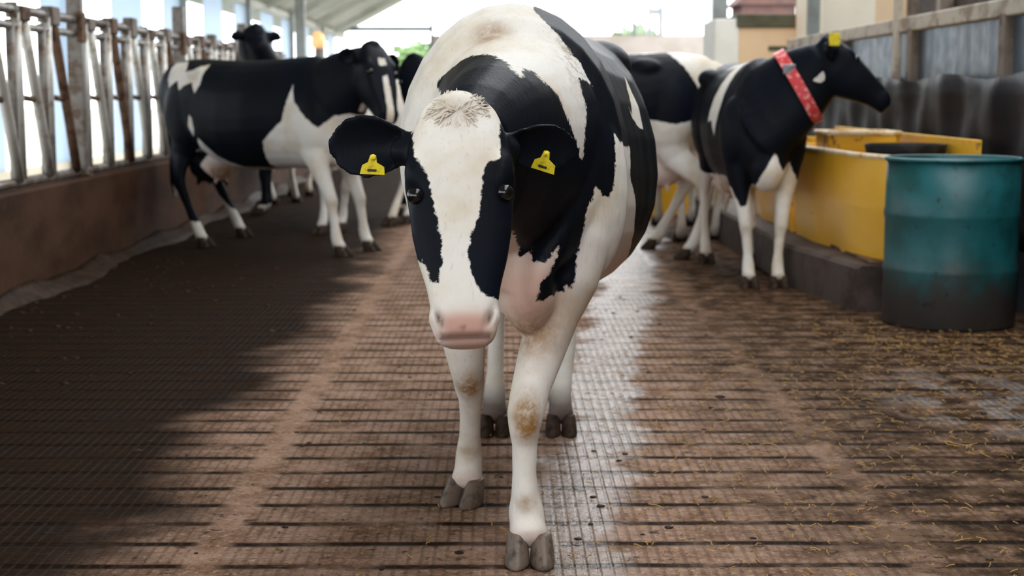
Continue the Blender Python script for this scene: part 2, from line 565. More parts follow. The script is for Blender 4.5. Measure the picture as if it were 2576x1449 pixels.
def skin_from(bm, name, voxel, smooth_it=6):
    """fuse the overlapping volumes into one continuous skin"""
    bmesh.ops.recalc_face_normals(bm, faces=bm.faces[:])
    me = bpy.data.meshes.new(name + '_raw')
    bm.to_mesh(me)
    bm.free()
    o = bpy.data.objects.new(name + '_raw', me)
    COL.objects.link(o)
    r = o.modifiers.new('r', 'REMESH')
    r.mode = 'VOXEL'
    r.voxel_size = voxel
    sm = o.modifiers.new('s', 'SMOOTH')
    sm.factor = 0.5
    sm.iterations = smooth_it
    dg = bpy.context.evaluated_depsgraph_get()
    out = bpy.data.meshes.new_from_object(o.evaluated_get(dg))
    out.name = name
    bpy.data.objects.remove(o)
    bpy.data.meshes.remove(me)
    out.polygons.foreach_set('use_smooth', [True] * len(out.polygons))
    out.materials.clear()
    out.materials.append(MAT['coat'])
    return out


def coords(me):
    a = np.empty(len(me.vertices) * 3, np.float32)
    me.vertices.foreach_get('co', a)
    return a.reshape(-1, 3).astype(float)


def put_attr(me, name, arr):
    at = me.attributes.new(name, 'FLOAT', 'POINT')
    at.data.foreach_set('value', arr.astype(np.float32))


def bell(co, c, r):
    d = (co - np.array(c)) / np.array(r)
    return np.clip(1.15 * np.exp(-1.2 * (d * d).sum(1)), 0, 1)


def hoof_mesh(scale=1.0, spread=0.0):
    """two claws side by side, toes to -Y, sole at z=0"""
    bm = bmesh.new()
    for sg in (-1, 1):
        rings = []
        for z, yc, hw, hl in ((0.0, -0.026, 0.030, 0.058), (0.012, -0.025, 0.0305, 0.058), (0.03, -0.014, 0.029, 0.050), (0.055, 0.000, 0.026, 0.040), (0.075, 0.008, 0.022, 0.034)):
            pts = []
            for k in range(16):
                a = 2 * math.pi * k / 16
                x = math.cos(a) * hw
                y = math.sin(a) * hl
                if y < 0:
                    x *= 1 - 0.35 * (-y / hl) ** 2
                    x -= sg * 0.004 * (-y / hl)
                pts.append((((sg * (0.0305 + spread * max(0, -y)) + x)) * scale, (yc + y) * scale, z * scale))
            rings.append(pts)
        loft(bm, rings)
    return bm


def add_hoof(root, x, y, rz=0.0, mat='hoof', scale=1.0, spread=0.15):
    o = obj('hoof', hoof_mesh(scale, spread), MAT[mat], root, smooth=True)
    bv = o.modifiers.new('round', 'BEVEL')
    bv.width = 0.006
    bv.segments = 2
    bv.limit_method = 'ANGLE'
    o.location = (x, y, 0)
    o.rotation_euler = (0, 0, rz)
    return o


def add_eye(root, H, sg, r=0.021):
    s = H.L / 0.565
    bm = bmesh.new()
    bmesh.ops.create_uvsphere(bm, u_segments=20, v_segments=12, radius=r * s)
    o = obj('eye', bm, MAT['eye'], root, smooth=True)
    o.location = H.pt(sg * 0.1025, 0.222, 0.035)
    return o

m = NT('curly_hair'); m.base(m.mix(m.noise(60, 3), (0.74, 0.69, 0.61), (0.58, 0.48, 0.38))); m.rough(0.8); MAT['tuft'] = m.m
# === MAIN ===


# ------------------------------------------------------------------ the cow in front
FX = Vector((1, 0, 0))
UP = Vector((0, 0, 1))


def trunk_sec(y, x, zt, zb, hw, e=0.95, et=1.0, mid=0.47):
    zc = zb + (zt - zb) * mid
    return (Vector((x, y, zc)), FX, UP, hw, zt - zc, zc - zb, e, et)


def front_cow():
    root = empty('cow', (0.05, 4.65, 0), label='black and white cow walking forward on the wet aisle, white blaze on its lowered head', cat='cow')
    bm = bmesh.new()
    T = [(-0.80, -0.01, 1.10, 0.66, 0.17), (-0.72, -0.015, 1.28, 0.61, 0.235), (-0.62, -0.025, 1.375, 0.60, 0.290),
         (-0.50, -0.028, 1.418, 0.60, 0.302), (-0.35, -0.012, 1.408, 0.59, 0.312), (-0.15, 0.01, 1.385, 0.575, 0.345),
         (0.05, 0.035, 1.375, 0.56, 0.385), (0.25, 0.05, 1.378, 0.56, 0.385), (0.42, 0.07, 1.385, 0.60, 0.365),
         (0.58, 0.09, 1.392, 0.66, 0.325), (0.75, 0.10, 1.40, 0.75, 0.285), (0.92, 0.11, 1.385, 0.86, 0.235), (1.04, 0.115, 1.33, 0.98, 0.16)]
    secs = []
    for y, x, zt, zb, hw in T:
        et = 1.0 if y < -0.2 else (0.86 if y > 0.4 else 0.95)
        secs.append(trunk_sec(y, x, zt, zb, hw, 1.25 if y < -0.55 else (1.12 if y < -0.4 else 0.92), et, 0.52 if y < -0.4 else 0.46))
    round_loft(bm, secs)
    # neck: lowered, reaching forward
    def nk(x, y, z, hw, u, d, tilt):
        V = Vector((0, -math.sin(tilt), math.cos(tilt)))
        return (Vector((x, y, z)), FX, V, hw, u, d, 0.95, 0.95)
    round_loft(bm, [nk(-0.02, -0.52, 1.06, 0.25, 0.30, 0.34, 0), nk(-0.02, -0.70, 1.05, 0.222, 0.27, 0.33, .05),
                    nk(-0.04, -0.85, 1.045, 0.182, 0.235, 0.28, .1), nk(-0.075, -1.0, 1.045, 0.148, 0.205, 0.22, .2),
                    nk(-0.11, -1.13, 1.035, 0.122, 0.175, 0.18, .3), nk(-0.135, -1.215, 1.04, 0.108, 0.13, 0.13, .5)])
    # brisket, shoulders, hooks, udder
    blob(bm, (0.015, -0.74, 0.735), (0.085, 0.13, 0.165))
    blob(bm, (-0.20, -0.60, 0.93), (0.095, 0.15, 0.24))
    blob(bm, (0.175, -0.60, 0.93), (0.10, 0.15, 0.24))
    blob(bm, (0.27, 0.56, 1.265), (0.11, 0.16, 0.09))
    blob(bm, (-0.085, 0.56, 1.265), (0.11, 0.16, 0.09))
    blob(bm, (0.30, 0.62, 1.0), (0.12, 0.22, 0.28))
    blob(bm, (-0.09, 0.62, 1.0), (0.12, 0.22, 0.28))
    blob(bm, (0.08, 0.62, 0.60), (0.12, 0.17, 0.13))
    H = HeadFrame((-0.147, -1.305, 1.150), (-0.128, -1.475, 0.668))
    head(bm, H)
    # legs (side radius, fore radius)
    limb(bm, [(0.150, -0.62, 0.92, .10, .14), (0.130, -0.66, 0.80, .098, .13), (0.108, -0.685, 0.70, .086, .11), (0.080, -0.69, 0.612, .067, .085), (0.045, -0.725, 0.508, .058, .064),
              (0.020, -0.77, 0.435, .050, .054), (0.006, -0.795, 0.372, .047, .050), (0.004, -0.795, 0.335, .040, .044), (0.005, -0.785, 0.297, .033, .037),
              (0.004, -0.785, 0.22, .031, .035), (0.006, -0.785, 0.16, .036, .042), (0.008, -0.785, 0.128, .045, .048), (0.012, -0.80, 0.092, .046, .045), (0.015, -0.82, 0.062, .050, .052)])
    limb(bm, [(-0.17, -0.52, 0.86, .10, .13), (-0.165, -0.51, 0.70, .085, .11), (-0.16, -0.50, 0.60, .070, .08), (-0.155, -0.48, 0.50, .058, .062),
              (-0.147, -0.45, 0.42, .046, .052), (-0.143, -0.41, 0.375, .042, .048), (-0.141, -0.37, 0.33, .034, .040), (-0.143, -0.32, 0.27, .030, .034),
              (-0.146, -0.27, 0.20, .031, .034), (-0.149, -0.235, 0.14, .039, .043), (-0.151, -0.235, 0.095, .041, .042), (-0.156, -0.25, 0.062, .047, .050)])
    for hx, fx in ((-0.075, -0.080), (0.185, 0.152)):
        limb(bm, [(fx * .5 + hx * .8, 0.72, 1.0, .11, .20), (hx * 1.15, 0.70, 0.80, .095, .15), (hx * 1.1, 0.78, 0.66, .062, .095), (hx * 1.03, 0.86, 0.54, .040, .062),
                  (hx, 0.91, 0.47, .036, .060), (hx, 0.89, 0.40, .032, .044), (hx, 0.85, 0.30, .029, .034), (hx * .5 + fx * .5, 0.79, 0.20, .030, .034),
                  (fx, 0.74, 0.13, .039, .043), (fx, 0.71, 0.095, .040, .042), (fx, 0.68, 0.062, .046, .050)])
    for (x, y, sg) in ((0.008, -0.735, 1), (-0.149, -0.185, 1), (-0.08, 0.79, 1), (0.152, 0.79, 1)):   # dew claws
        blob(bm, (x - .024, y, 0.105), (.014, .018, .02))
        blob(bm, (x + .024, y, 0.105), (.014, .018, .02))
    # tail hanging behind
    tube(bm, [(0.115, 1.02, 1.30), (0.115, 1.12, 1.26), (0.118, 1.15, 1.10), (0.12, 1.15, 0.8), (0.12, 1.14, 0.6)], [.045, .04, .03, .024, .02], 12)
    # ears
    ear(bm, H.pt(-0.088, 0.085, -0.025), H.pt(-0.318, 0.062, -0.075), (-0.20, -1, -0.12), 0.138)
    ear(bm, H.pt(0.088, 0.085, -0.025), H.pt(0.290, 0.075, -0.150), (0.45, -1, -0.25), 0.112)
    limb(bm, [(*H.pt(-0.06, 0.085, -0.03), .036, .036), (*H.pt(-0.15, 0.092, -0.045), .028, .026)])
    limb(bm, [(*H.pt(0.06, 0.085, -0.03), .036, .036), (*H.pt(0.13, 0.095, -0.06), .028, .026)])
    me = skin_from(bm, 'cow_skin', 0.0075, 5)
    co = coords(me)
    # nostrils and eye sockets pressed into the skin
    u, v, w_ = H.inv(co)
    Wn = np.array(H.W)
    for sg in (-1, 1):
        d = np.exp(-(((u - sg * (0.057 + 0.35 * (0.512 - v))) / 0.0075) ** 2 + ((v - 0.512) / 0.021) ** 2)) * (w_ > -0.03)
        co -= Wn * (d * 0.020)[:, None]
        d = np.exp(-(((u - sg * 0.115) / 0.03) ** 2 + ((v - 0.222) / 0.022) ** 2 + ((w_ - 0.04) / 0.03) ** 2))
        co -= np.array(H.U) * (sg * d * 0.010)[:, None]
    d = np.exp(-((v - 0.553) / 0.006) ** 2) * (np.abs(u) < 0.07) * (w_ > -0.05)      # mouth line
    co -= Wn * (d * 0.008)[:, None]
    fold = bell(co, (0.01, -0.86, 0.72), (0.14, 0.16, 0.20))                          # loose skin of the brisket
    co[:, 1] += fold * 0.004 * np.sin(co[:, 0] * 95 + 6 * np.sin(co[:, 2] * 11))
    rib = bell(co, (0.36, 0.05, 0.98), (0.20, 0.42, 0.26)) + bell(co, (-0.30, 0.05, 0.98), (0.20, 0.42, 0.26))
    co[:, 0] += np.sign(co[:, 0]) * rib * 0.0006 * np.sin(co[:, 1] * 62 + co[:, 2] * 12)
    me.vertices.foreach_set('co', co.astype(np.float32).ravel())
    me.update()
    return root, me, co, H


def colour_front_cow(root, me, co, H):
    u, v, w_ = H.inv(co)
    is_head = (v > -0.05) & (v < 0.62) & (np.abs(u) < 0.150) & (w_ > np.where(v < 0.12, -0.035, -0.26)) & (co[:, 1] < -1.19)
    hd = spots(u, v, HEAD_BLACK, HEAD_WHITE)
    az, el = chart(co)
    bd = spots(az, el, BODY_BLACK, BODY_WHITE) * 0.7
    coat = np.where(is_head, hd, bd)
    coat = np.where((co[:, 2] < 0.56) & (co[:, 1] > 0.45), -0.05, coat)
    earm = (np.abs(u) > 0.115) & (v < 0.24) & (v > -0.1) & (co[:, 1] < -1.05)
    coat = np.where(earm, 0.05, coat)
    put_attr(me, 'coat', coat)
    pink = 1.15 * np.exp(-(((u) / 0.062) ** 4 + ((v - 0.537) / 0.038) ** 4)) * (w_ > -0.09) * is_head
    pink = np.maximum(pink, 0.85 * bell(co, (0.01, -0.86, 0.69), (0.11, 0.14, 0.14)))
    pink = np.maximum(pink, 0.50 * bell(co, (0.38, -0.0, 0.68), (0.16, 0.40, 0.17)))
    pink = np.maximum(pink, 0.45 * bell(co, (0.012, -0.83, 0.075), (0.06, 0.07, 0.022)))
    pink = np.maximum(pink, 0.55 * bell(co, (-0.155, -0.27, 0.075), (0.06, 0.07, 0.022)))
    put_attr(me, 'pink', np.clip(pink, 0, 1))
    tan = 1.5 * bell(co, (0.012, -0.85, 0.372), (0.040, 0.05, 0.070))
    tan = np.maximum(tan, 1.3 * bell(co, (-0.142, -0.47, 0.395), (0.040, 0.05, 0.058)))
    tan = np.maximum(tan, 0.75 * bell(co, (0.008, -0.84, 0.150), (0.035, 0.05, 0.025)))
    tan = np.maximum(tan, 0.6 * bell(co, (-0.15, -0.28, 0.16), (0.035, 0.05, 0.02)))
    tan = np.maximum(tan, 0.8 * bell(co, (-0.08, -0.66, 1.325), (0.05, 0.07, 0.05)))
    tan = np.maximum(tan, 0.30 * bell(np.stack([u, v, w_], 1), (0, 0.04, 0.04), (0.04, 0.04, 0.05)))
    tan = np.maximum(tan, 0.8 * bell(co, (0.01, -0.78, 0.58), (0.12, 0.14, 0.08)))
    tan = np.maximum(tan, 0.35 * bell(np.stack([u, v, w_], 1), (-0.085, 0.50, -0.02), (0.03, 0.04, 0.05)))
    tan = np.maximum(tan, 0.35 * bell(np.stack([u, v, w_], 1), (0.085, 0.50, -0.02), (0.03, 0.04, 0.05)))
    muck = np.clip(1.3 * (0.17 - co[:, 2]) / 0.09, 0, 1) * (co[:, 1] > 0.4)
    put_attr(me, 'tan', np.clip(tan, 0, 1))
    spk = bell(co, (0.13, -0.55, 1.22), (0.06, 0.2, 0.12))
    put_attr(me, 'speckle', spk)
    dark = np.zeros(len(co))
    for sg in (-1, 1):
        dark = np.maximum(dark, 0.85 * np.exp(-(((u - sg * (0.057 + 0.35 * (0.512 - v))) / 0.0070) ** 2 + ((v - 0.512) / 0.018) ** 2)) * (w_ > -0.03))
    dark = np.maximum(dark, 0.7 * np.exp(-((v - 0.553) / 0.010) ** 2) * (np.abs(u) < 0.06) * (w_ > -0.06))
    for du, dv in ((-0.005, 0.535), (-0.012, 0.552)):
        dark = np.maximum(dark, 0.8 * np.exp(-(((u - du) / 0.006) ** 2 + ((v - dv) / 0.005) ** 2)) * (w_ > -0.03))
    dark = np.maximum(dark, 0.85 * muck)
    put_attr(me, 'dark', np.clip(dark, 0, 1))
    body = bpy.data.objects.new('body', me)
    COL.objects.link(body)
    body.parent = root
    for sg in (-1, 1): add_eye(root, H, sg)
    add_hoof(root, 0.017, -0.835, 0.0, 'hoof', 1.04, 0.12)
    add_hoof(root, -0.160, -0.262, -0.45, 'hoof', 1.0, 0.1)
    add_hoof(root, -0.080, 0.66, 0.0, 'hoof_muck', 0.92)
    add_hoof(root, 0.152, 0.66, 0.0, 'hoof_muck', 0.92)
    # poll curls
    bm = bmesh.new()
    rr = random.Random(3)
    for k in range(200):
        a = rr.uniform(0, 2 * math.pi)
        r = rr.uniform(0, 1) ** 0.6
        uu, vv = r * math.cos(a) * 0.062, 0.028 + r * math.sin(a) * 0.052
        ww = 0.052 - 0.25 * abs(uu) * (abs(uu) > .03) - 0.6 * max(0, -vv + 0.01)
        ww -= 0.008
        p = H.pt(uu, vv, ww - 0.006)
        tw = rr.uniform(-0.9, 0.9)
        du, dv = math.cos(a + tw) * 0.014, math.sin(a + tw) * 0.014 + 0.006
        q = H.pt(uu + du, vv + dv, ww + rr.uniform(0.000, 0.006))
        s = H.pt(uu + du * 1.9, vv + dv * 2.2, ww + rr.uniform(-0.004, 0.003))
        tube(bm, [p, q, s], [0.0026, 0.0022, 0.0006], 5)
    obj('hair_tuft', bm, MAT['tuft'], root, smooth=True)
    # ear tags
    def tag_(pos, rot, sc):
        bm = bmesh.new()
        out = [(-.031, -.024), (.031, -.024), (.029, -.004), (.010, .006), (.007, .024), (-.007, .024), (-.012, .006), (-.026, -.002)]
        fr = [bm.verts.new((x * sc, -.0015, z * sc)) for x, z in out]
        bk = [bm.verts.new((x * sc, .0015, z * sc)) for x, z in out]
        bm.faces.new(fr); bm.faces.new(bk[::-1])
        for i in range(8): bm.faces.new((fr[i], bk[i], bk[(i + 1) % 8], fr[(i + 1) % 8]))
        o = obj('ear_tag', bm, MAT['tag'], root)
        o.location = pos
        o.rotation_euler = rot
        bm = bmesh.new()
        lathe(bm, [(0.0001, -.004), (.007, -.004), (.007, .0), (.004, .002), (.003, .008), (.0001, .008)], 16)
        b = obj('stud', bm, MAT['tag'], o, smooth=False)
        b.location = (0, -.002, .018 * sc)
        b.rotation_euler = (HP, 0, 0)
        pr = obj('print_mark', B(-.013 * sc, .010 * sc, -.0024, -.0016, -.017 * sc, -.011 * sc), MAT['tag_print'], o)
        return o
    tag_(H.pt(-0.205, 0.128, -0.018), (0.0, 0.06, 0.25), 0.86)
    tag_(H.pt(0.203, 0.120, -0.066), (0.0, 0.25, -0.5), 0.92)


CC = np.array([0.03, 0.10, 0.90])


def chart(co):
    """direction from the middle of the barrel: azimuth from dead ahead, elevation"""
    d = co - CC
    az = np.arctan2(d[:, 0], -d[:, 1])
    el = np.arctan2(d[:, 2], np.hypot(d[:, 0], d[:, 1]))
    return az, el

# coat outlines: (azimuth, elevation) for the body, (across, down) for the face
BODY_BLACK = [
    [(-0.316,0.354), (-0.299,0.384), (-0.229,0.392), (-0.178,0.395), (-0.116,0.365), (-0.075,0.323), (-0.05,0.285), (-0.034,0.267), (-0.028,0.3), (-0.005,0.295), (0.031,0.272), (0.055,0.247), (0.076,0.211), (0.1,0.171), (0.112,0.13), (0.124,0.129), (0.129,0.189), (0.141,0.268), (0.12,0.361), (0.159,0.361), (0.187,0.361), (0.153,0.432), (0.103,0.496), (0.046,0.57), (0.005,0.664), (0.0,1.2), (0.0,1.58), (3.2,1.58), (3.2,-0.9), (1.6,-0.9), (1.291,-0.616), (0.989,-0.382), (0.83,-0.164), (0.737,-0.042), (0.563,0.107), (0.587,0.259), (0.285,0.193), (0.259,0.221), (0.253,0.162), (0.242,0.089), (0.227,0.024), (0.198,0.031), (0.176,0.054), (0.141,-0.021), (0.125,-0.087), (0.117,-0.177), (0.104,-0.226), (0.083,-0.209), (0.082,-0.238), (0.041,-0.232), (0.003,-0.234), (0.011,-0.196), (0.034,-0.169), (0.055,-0.134), (0.059,-0.103), (0.039,-0.122), (0.018,-0.138), (-0.007,-0.136), (-0.017,-0.11), (-0.038,-0.123), (-0.054,-0.039), (-0.07,-0.033), (-0.088,0.041), (-0.121,0.153)],
]
BODY_WHITE = [
    [(1.118,0.826), (1.11,0.75), (1.107,0.635), (1.073,0.436), (0.92,0.442), (0.769,0.473), (0.722,0.533), (0.783,0.488), (0.942,0.696)],
]
HEAD_BLACK = [
    [(-0.098,0.145), (-0.074,0.179), (-0.066,0.217), (-0.058,0.255), (-0.05,0.292), (-0.044,0.339), (-0.047,0.384), (-0.056,0.431), (-0.073,0.425), (-0.084,0.398), (-0.093,0.374), (-0.122,0.363), (-0.158,0.357), (-0.184,0.28), (-0.188,0.116), (-0.17,0.037), (-0.141,0.021), (-0.108,0.032), (-0.107,0.082), (-0.105,0.133)],
    [(0.102,-0.038), (0.104,0.01), (0.098,0.083), (0.097,0.147), (0.067,0.154), (0.052,0.185), (0.046,0.241), (0.042,0.278), (0.022,0.323), (0.016,0.369), (0.019,0.415), (0.031,0.443), (0.05,0.468), (0.074,0.469), (0.148,0.481), (0.219,0.333), (0.234,-0.005), (0.162,-0.086), (0.115,-0.083)],
    [(-0.14,-0.028), (-0.104,0.032), (-0.099,-0.005), (-0.07,-0.034), (-0.037,-0.04), (-0.002,-0.093), (0.018,-0.082), (0.033,-0.024), (0.047,-0.009), (0.06,0.017), (0.084,-0.016), (0.107,-0.073), (0.171,-0.076), (0.1,-0.179), (-0.061,-0.165)],
]
HEAD_WHITE = [
]

fc = front_cow()
colour_front_cow(*fc)

# ------------------------------------------------------------------ the rest of the herd
def herd_cow(name, loc, rz, label, side_black, side_white=(), head_pose=None, legs=None, height=1.42, back_black=None,
             voxel=0.014, tail=True, udder=True, face_white=(), face_chart=None, front_spots=None, hoof_mat='hoof_muck', group=None, white_below=None, head_black=True, world_pose=True, slim=1.0, jaw_white=False, tail_black=False):
    """canonical cow facing -Y, feet on z=0"""
    root = empty(name, loc, rz, label=label, cat='cow', group=group)
    k = height / 1.42
    if world_pose:                                    # feet, poll and muzzle given as places in the barn
        Ri = Matrix.Rotation(-rz, 3, 'Z')
        L0 = Vector(loc)
        if legs: legs = [tuple((Ri @ (Vector((x, y, 0)) - L0) / k)[:2]) for x, y in legs]
        if head_pose:
            head_pose = dict(head_pose)
            for key in ('poll', 'muzzle'):
                head_pose[key] = Ri @ (Vector(head_pose[key]) - L0) / k
            head_pose['lateral'] = Ri @ Vector(head_pose['lateral'])
    bm = bmesh.new()
    T = [(-0.80, 1.08, 0.68, 0.15), (-0.72, 1.26, 0.63, 0.21), (-0.62, 1.36, 0.61, 0.245), (-0.48, 1.41, 0.60, 0.265),
         (-0.30, 1.40, 0.60, 0.30), (-0.05, 1.385, 0.58, 0.345), (0.20, 1.38, 0.57, 0.355), (0.42, 1.39, 0.63, 0.33),
         (0.58, 1.40, 0.70, 0.30), (0.75, 1.40, 0.78, 0.26), (0.92, 1.375, 0.86, 0.20), (1.02, 1.31, 0.96, 0.13)]
    round_loft(bm, [trunk_sec(y, 0, zt, zb, hw * slim, 0.92, 0.9 if y > 0.4 else 1.0, 0.48) for y, zt, zb, hw in T])
    hp = head_pose or dict(poll=(0, -1.28, 1.42), muzzle=(0, -1.68, 1.08), lateral=(1, 0, 0))
    P = Vector(hp['poll'])
    H = HeadFrame(P, hp['muzzle'], hp['lateral'])
    a = Vector((0, -0.55, 1.06))
    b = P - H.W * 0.085 + H.V * 0.075
    secs = []
    for i in range(6):
        t = i / 5
        c = a.lerp(b, t) + Vector((0, 0, 0.03 * math.sin(math.pi * t)))
        d = (b - a).normalized()
        U = Vector((1, 0, 0)).lerp(H.U, t)
        U = (U - d * U.dot(d)).normalized()
        V = U.cross(d) if U.cross(d).z > 0 else d.cross(U)
        hw = 0.225 * (1 - t) + 0.105 * t
        secs.append((c, U, V, hw, 0.30 * (1 - t) + 0.125 * t, 0.40 * (1 - t) ** 0.9 + 0.16 * t, 0.95, 0.95))
    round_loft(bm, secs)
    head(bm, H)
    for sg in (-1, 1):
        blob(bm, (sg * 0.18, -0.58, 0.93), (0.09, 0.15, 0.24))
        blob(bm, (sg * 0.185, 0.52, 1.285), (0.085, 0.12, 0.07))
        blob(bm, (sg * 0.185, 0.66, 1.0), (0.11, 0.22, 0.28))
    blob(bm, (0, -0.76, 0.74), (0.11, 0.12, 0.15))
    if udder:
        blob(bm, (0, 0.60, 0.60), (0.135, 0.20, 0.14))
        for tx in (-1, 1):
            for ty in (0.50, 0.68):
                blob(bm, (tx * 0.06, ty, 0.465), (0.016, 0.016, 0.035))
    lg = legs or [(-0.15, -0.62), (0.15, -0.62), (-0.16, 0.72), (0.16, 0.72)]
    hooves = []
    for i, (x, y) in enumerate(lg):
        sg = -1 if i % 2 == 0 else 1
        if i < 2:
            dy = y + 0.60
            dx = x - sg * 0.15
            J = [(sg * .16, -.56, .90, .09, .13), (sg * .16, -.58, .75, .08, .115), (sg * .155 + dx * .2, -.60 + dy * .2, .63, .064, .08), (sg * .15 + dx * .45, -.60 + dy * .45, .52, .052, .06),
                 (sg * .15 + dx * .62, -.61 + dy * .62, .43, .044, .050), (sg * .15 + dx * .72, -.615 + dy * .72, .375, .043, .048), (sg * .15 + dx * .8, -.605 + dy * .8, .32, .033, .038),
                 (sg * .15 + dx * .93, -.60 + dy * .93, .21, .029, .034), (x, y, .13, .038, .043), (x, y - .015, .09, .040, .042), (x, y - .035, .055, .046, .05)]
        else:
            dy = y - 0.72
            dx = x - sg * 0.16
            J = [(sg * .16, .70, 1.0, .10, .21), (sg * .17, .66, .84, .085, .16), (sg * .165, .74, .68, .058, .10), (sg * .16 + dx * .4, .83 + dy * .4, .56, .040, .065),
                 (sg * .16 + dx * .6, .87 + dy * .6, .48, .036, .058), (sg * .16 + dx * .7, .85 + dy * .7, .41, .031, .042), (sg * .16 + dx * .85, .80 + dy * .85, .28, .028, .034),
                 (x, y + .015, .13, .038, .043), (x, y - .01, .09, .040, .042), (x, y - .03, .055, .046, .05)]
        limb(bm, J)
        hooves.append((x, y - 0.05))
    if tail:
        tube(bm, [(0, 0.98, 1.30), (0, 1.06, 1.27), (0, 1.09, 1.12), (0, 1.05, 0.85), (0, 1.02, 0.66)], [.045, .04, .03, .024, .02], 12)
        tube(bm, [(0, 1.02, 0.70), (0, 1.01, 0.60), (0, 1.00, 0.45), (0, 1.0, 0.33)], [.02, .036, .042, .012], 10)
    for sg in (-1, 1):
        e = hp.get('ear', (0.26, 0.07, -0.07))
        ear(bm, H.pt(sg * 0.085, 0.075, -0.02), H.pt(sg * e[0], e[1], e[2]), H.W * 0.8 + H.V * 0.5, 0.115, 0.022)
        limb(bm, [(*H.pt(sg * 0.055, 0.075, -0.03), .034, .034), (*H.pt(sg * 0.14, 0.082, -0.035), .028, .026)])
    me = skin_from(bm, name + '_skin', voxel, 3)
    co = coords(me)
    x, y, z = co[:, 0], co[:, 1], co[:, 2]
    coat = spots(y, z, side_black, side_white)
    if front_spots:                                   # chest and far-front markings, seen head on
        fb, fw, ylim = front_spots
        d = spots(x, z, fb, fw)
        t = np.clip((ylim - y) / 0.06 + 0.5, 0, 1)
        coat = coat * (1 - t) + d * t
    u, v, w_ = H.inv(co)
    hm = (v > -0.06) & (v < 0.62) & (np.abs(u) < 0.34) & (w_ > np.where(v < 0.12, -0.10, -0.27)) & (y < -0.85)
    hb = np.full(len(co), 0.05 if head_black else -0.05)
    if face_white:
        hb = np.minimum(hb, -spots(u, v, face_white) + 0.0)
    if jaw_white:
        hb = np.where(w_ < -0.10, np.minimum(hb, (((v - 0.10) / 0.075) ** 2 + ((w_ + 0.20) / 0.045) ** 2 - 1) * 0.04), hb)
    coat = np.where(hm, hb, coat)
    if tail_black:
        coat = np.where((y > 1.0) & (z < 1.25), 0.05, coat)
    put_attr(me, 'coat', coat)
    pink = np.zeros(len(co))
    if udder:
        pink = bell(co, (0, 0.60, 0.55), (0.17, 0.24, 0.15))
    put_attr(me, 'pink', np.clip(pink, 0, 1) * 0.9)
    tan = 0.75 * np.clip((0.64 - z) / 0.08, 0, 1) * (z > 0.5) * (np.abs(y) < 0.5)
    tan = tan + 0.35 * bell(co, (lg[0][0], lg[0][1], 0.38), (.06, .08, .07)) + 0.35 * bell(co, (lg[1][0], lg[1][1], 0.38), (.06, .08, .07))
    put_attr(me, 'tan', np.clip(tan, 0, 1))
    put_attr(me, 'speckle', np.zeros(len(co)))
    put_attr(me, 'dark', 0.8 * np.clip((0.10 - z) / 0.06, 0, 1))
    body = bpy.data.objects.new('body', me)
    COL.objects.link(body)
    body.parent = root
    for x, y in hooves:
        add_hoof(root, x, y, 0, hoof_mat, 1.0)
    for sg in (-1, 1):
        add_eye(root, H, sg)
    root.scale = (k, k, k)
    return root, H


def small_tag(root, H, sg, u=0.20, v=0.09, w_=-0.02, sc=1.0):
    o = obj('ear_tag', B(-.028 * sc, .028 * sc, -.003, .003, -.034 * sc, .030 * sc, 0.002), MAT['tag'], root)
    o.location = H.pt(sg * u, v, w_)
    return o


# black cow broadside behind, left
L1B = [[(-1.6, 1.7), (1.4, 1.7), (1.4, 0.55), (1.0, 0.50), (0.98, 0.40), (0.80, 0.19), (0.40, 0.19), (0.50, 0.50), (0.58, 0.60), (0.44, 0.82), (0.30, 0.68), (0.10, 0.60), (-0.16, 0.60), (-0.22, 0.80), (-0.40, 0.95),
        (-0.44, 1.10), (-0.47, 1.20), (-0.50, 1.08), (-0.60, 0.98), (-0.70, 0.90), (-0.78, 0.98), (-0.9, 1.0), (-1.3, 0.85), (-1.6, 0.9)]]
L1W = [[(0.86, 1.37), (0.70, 1.38), (0.60, 1.30), (0.50, 1.31), (0.42, 1.36), (0.40, 1.20), (0.44, 1.14), (0.50, 1.22), (0.58, 1.20), (0.64, 1.16), (0.68, 1.24), (0.78, 1.18), (0.82, 1.24)],
       [(0.50, 0.98), (0.53, 0.90), (0.50, 0.82), (0.46, 0.88), (0.47, 0.96)],
       [(0.98, 0.72), (0.94, 0.80), (0.90, 0.66), (0.84, 0.58), (0.92, 0.60)]]


def bearing(hx, hy, fx, fy):
    """heading that turns the cow's -Y from the hind feet to the fore feet"""
    return math.atan2(fx - hx, -(fy - hy))


herd_cow('cow', (-1.80, 11.95, 0), bearing(-2.32, 12.32, -1.15, 11.5), 'black cow standing broadside by the feed fence, white splash on its hip', L1B, L1W,
         head_pose=dict(poll=(-0.94, 11.32, 1.52), muzzle=(-0.80, 11.08, 0.98), lateral=(0.72, 0.69, 0.0)),
         legs=[(-1.219, 11.30), (-1.05, 11.70), (-2.352, 11.99), (-2.20, 12.85)], height=1.47, tail_black=True,
         face_white=[[(-0.03, 0.12), (0.03, 0.12), (0.035, 0.17), (-0.03, 0.18)], [(-0.022, 0.26), (0.022, 0.24), (0.03, 0.6), (-0.03, 0.6)]])

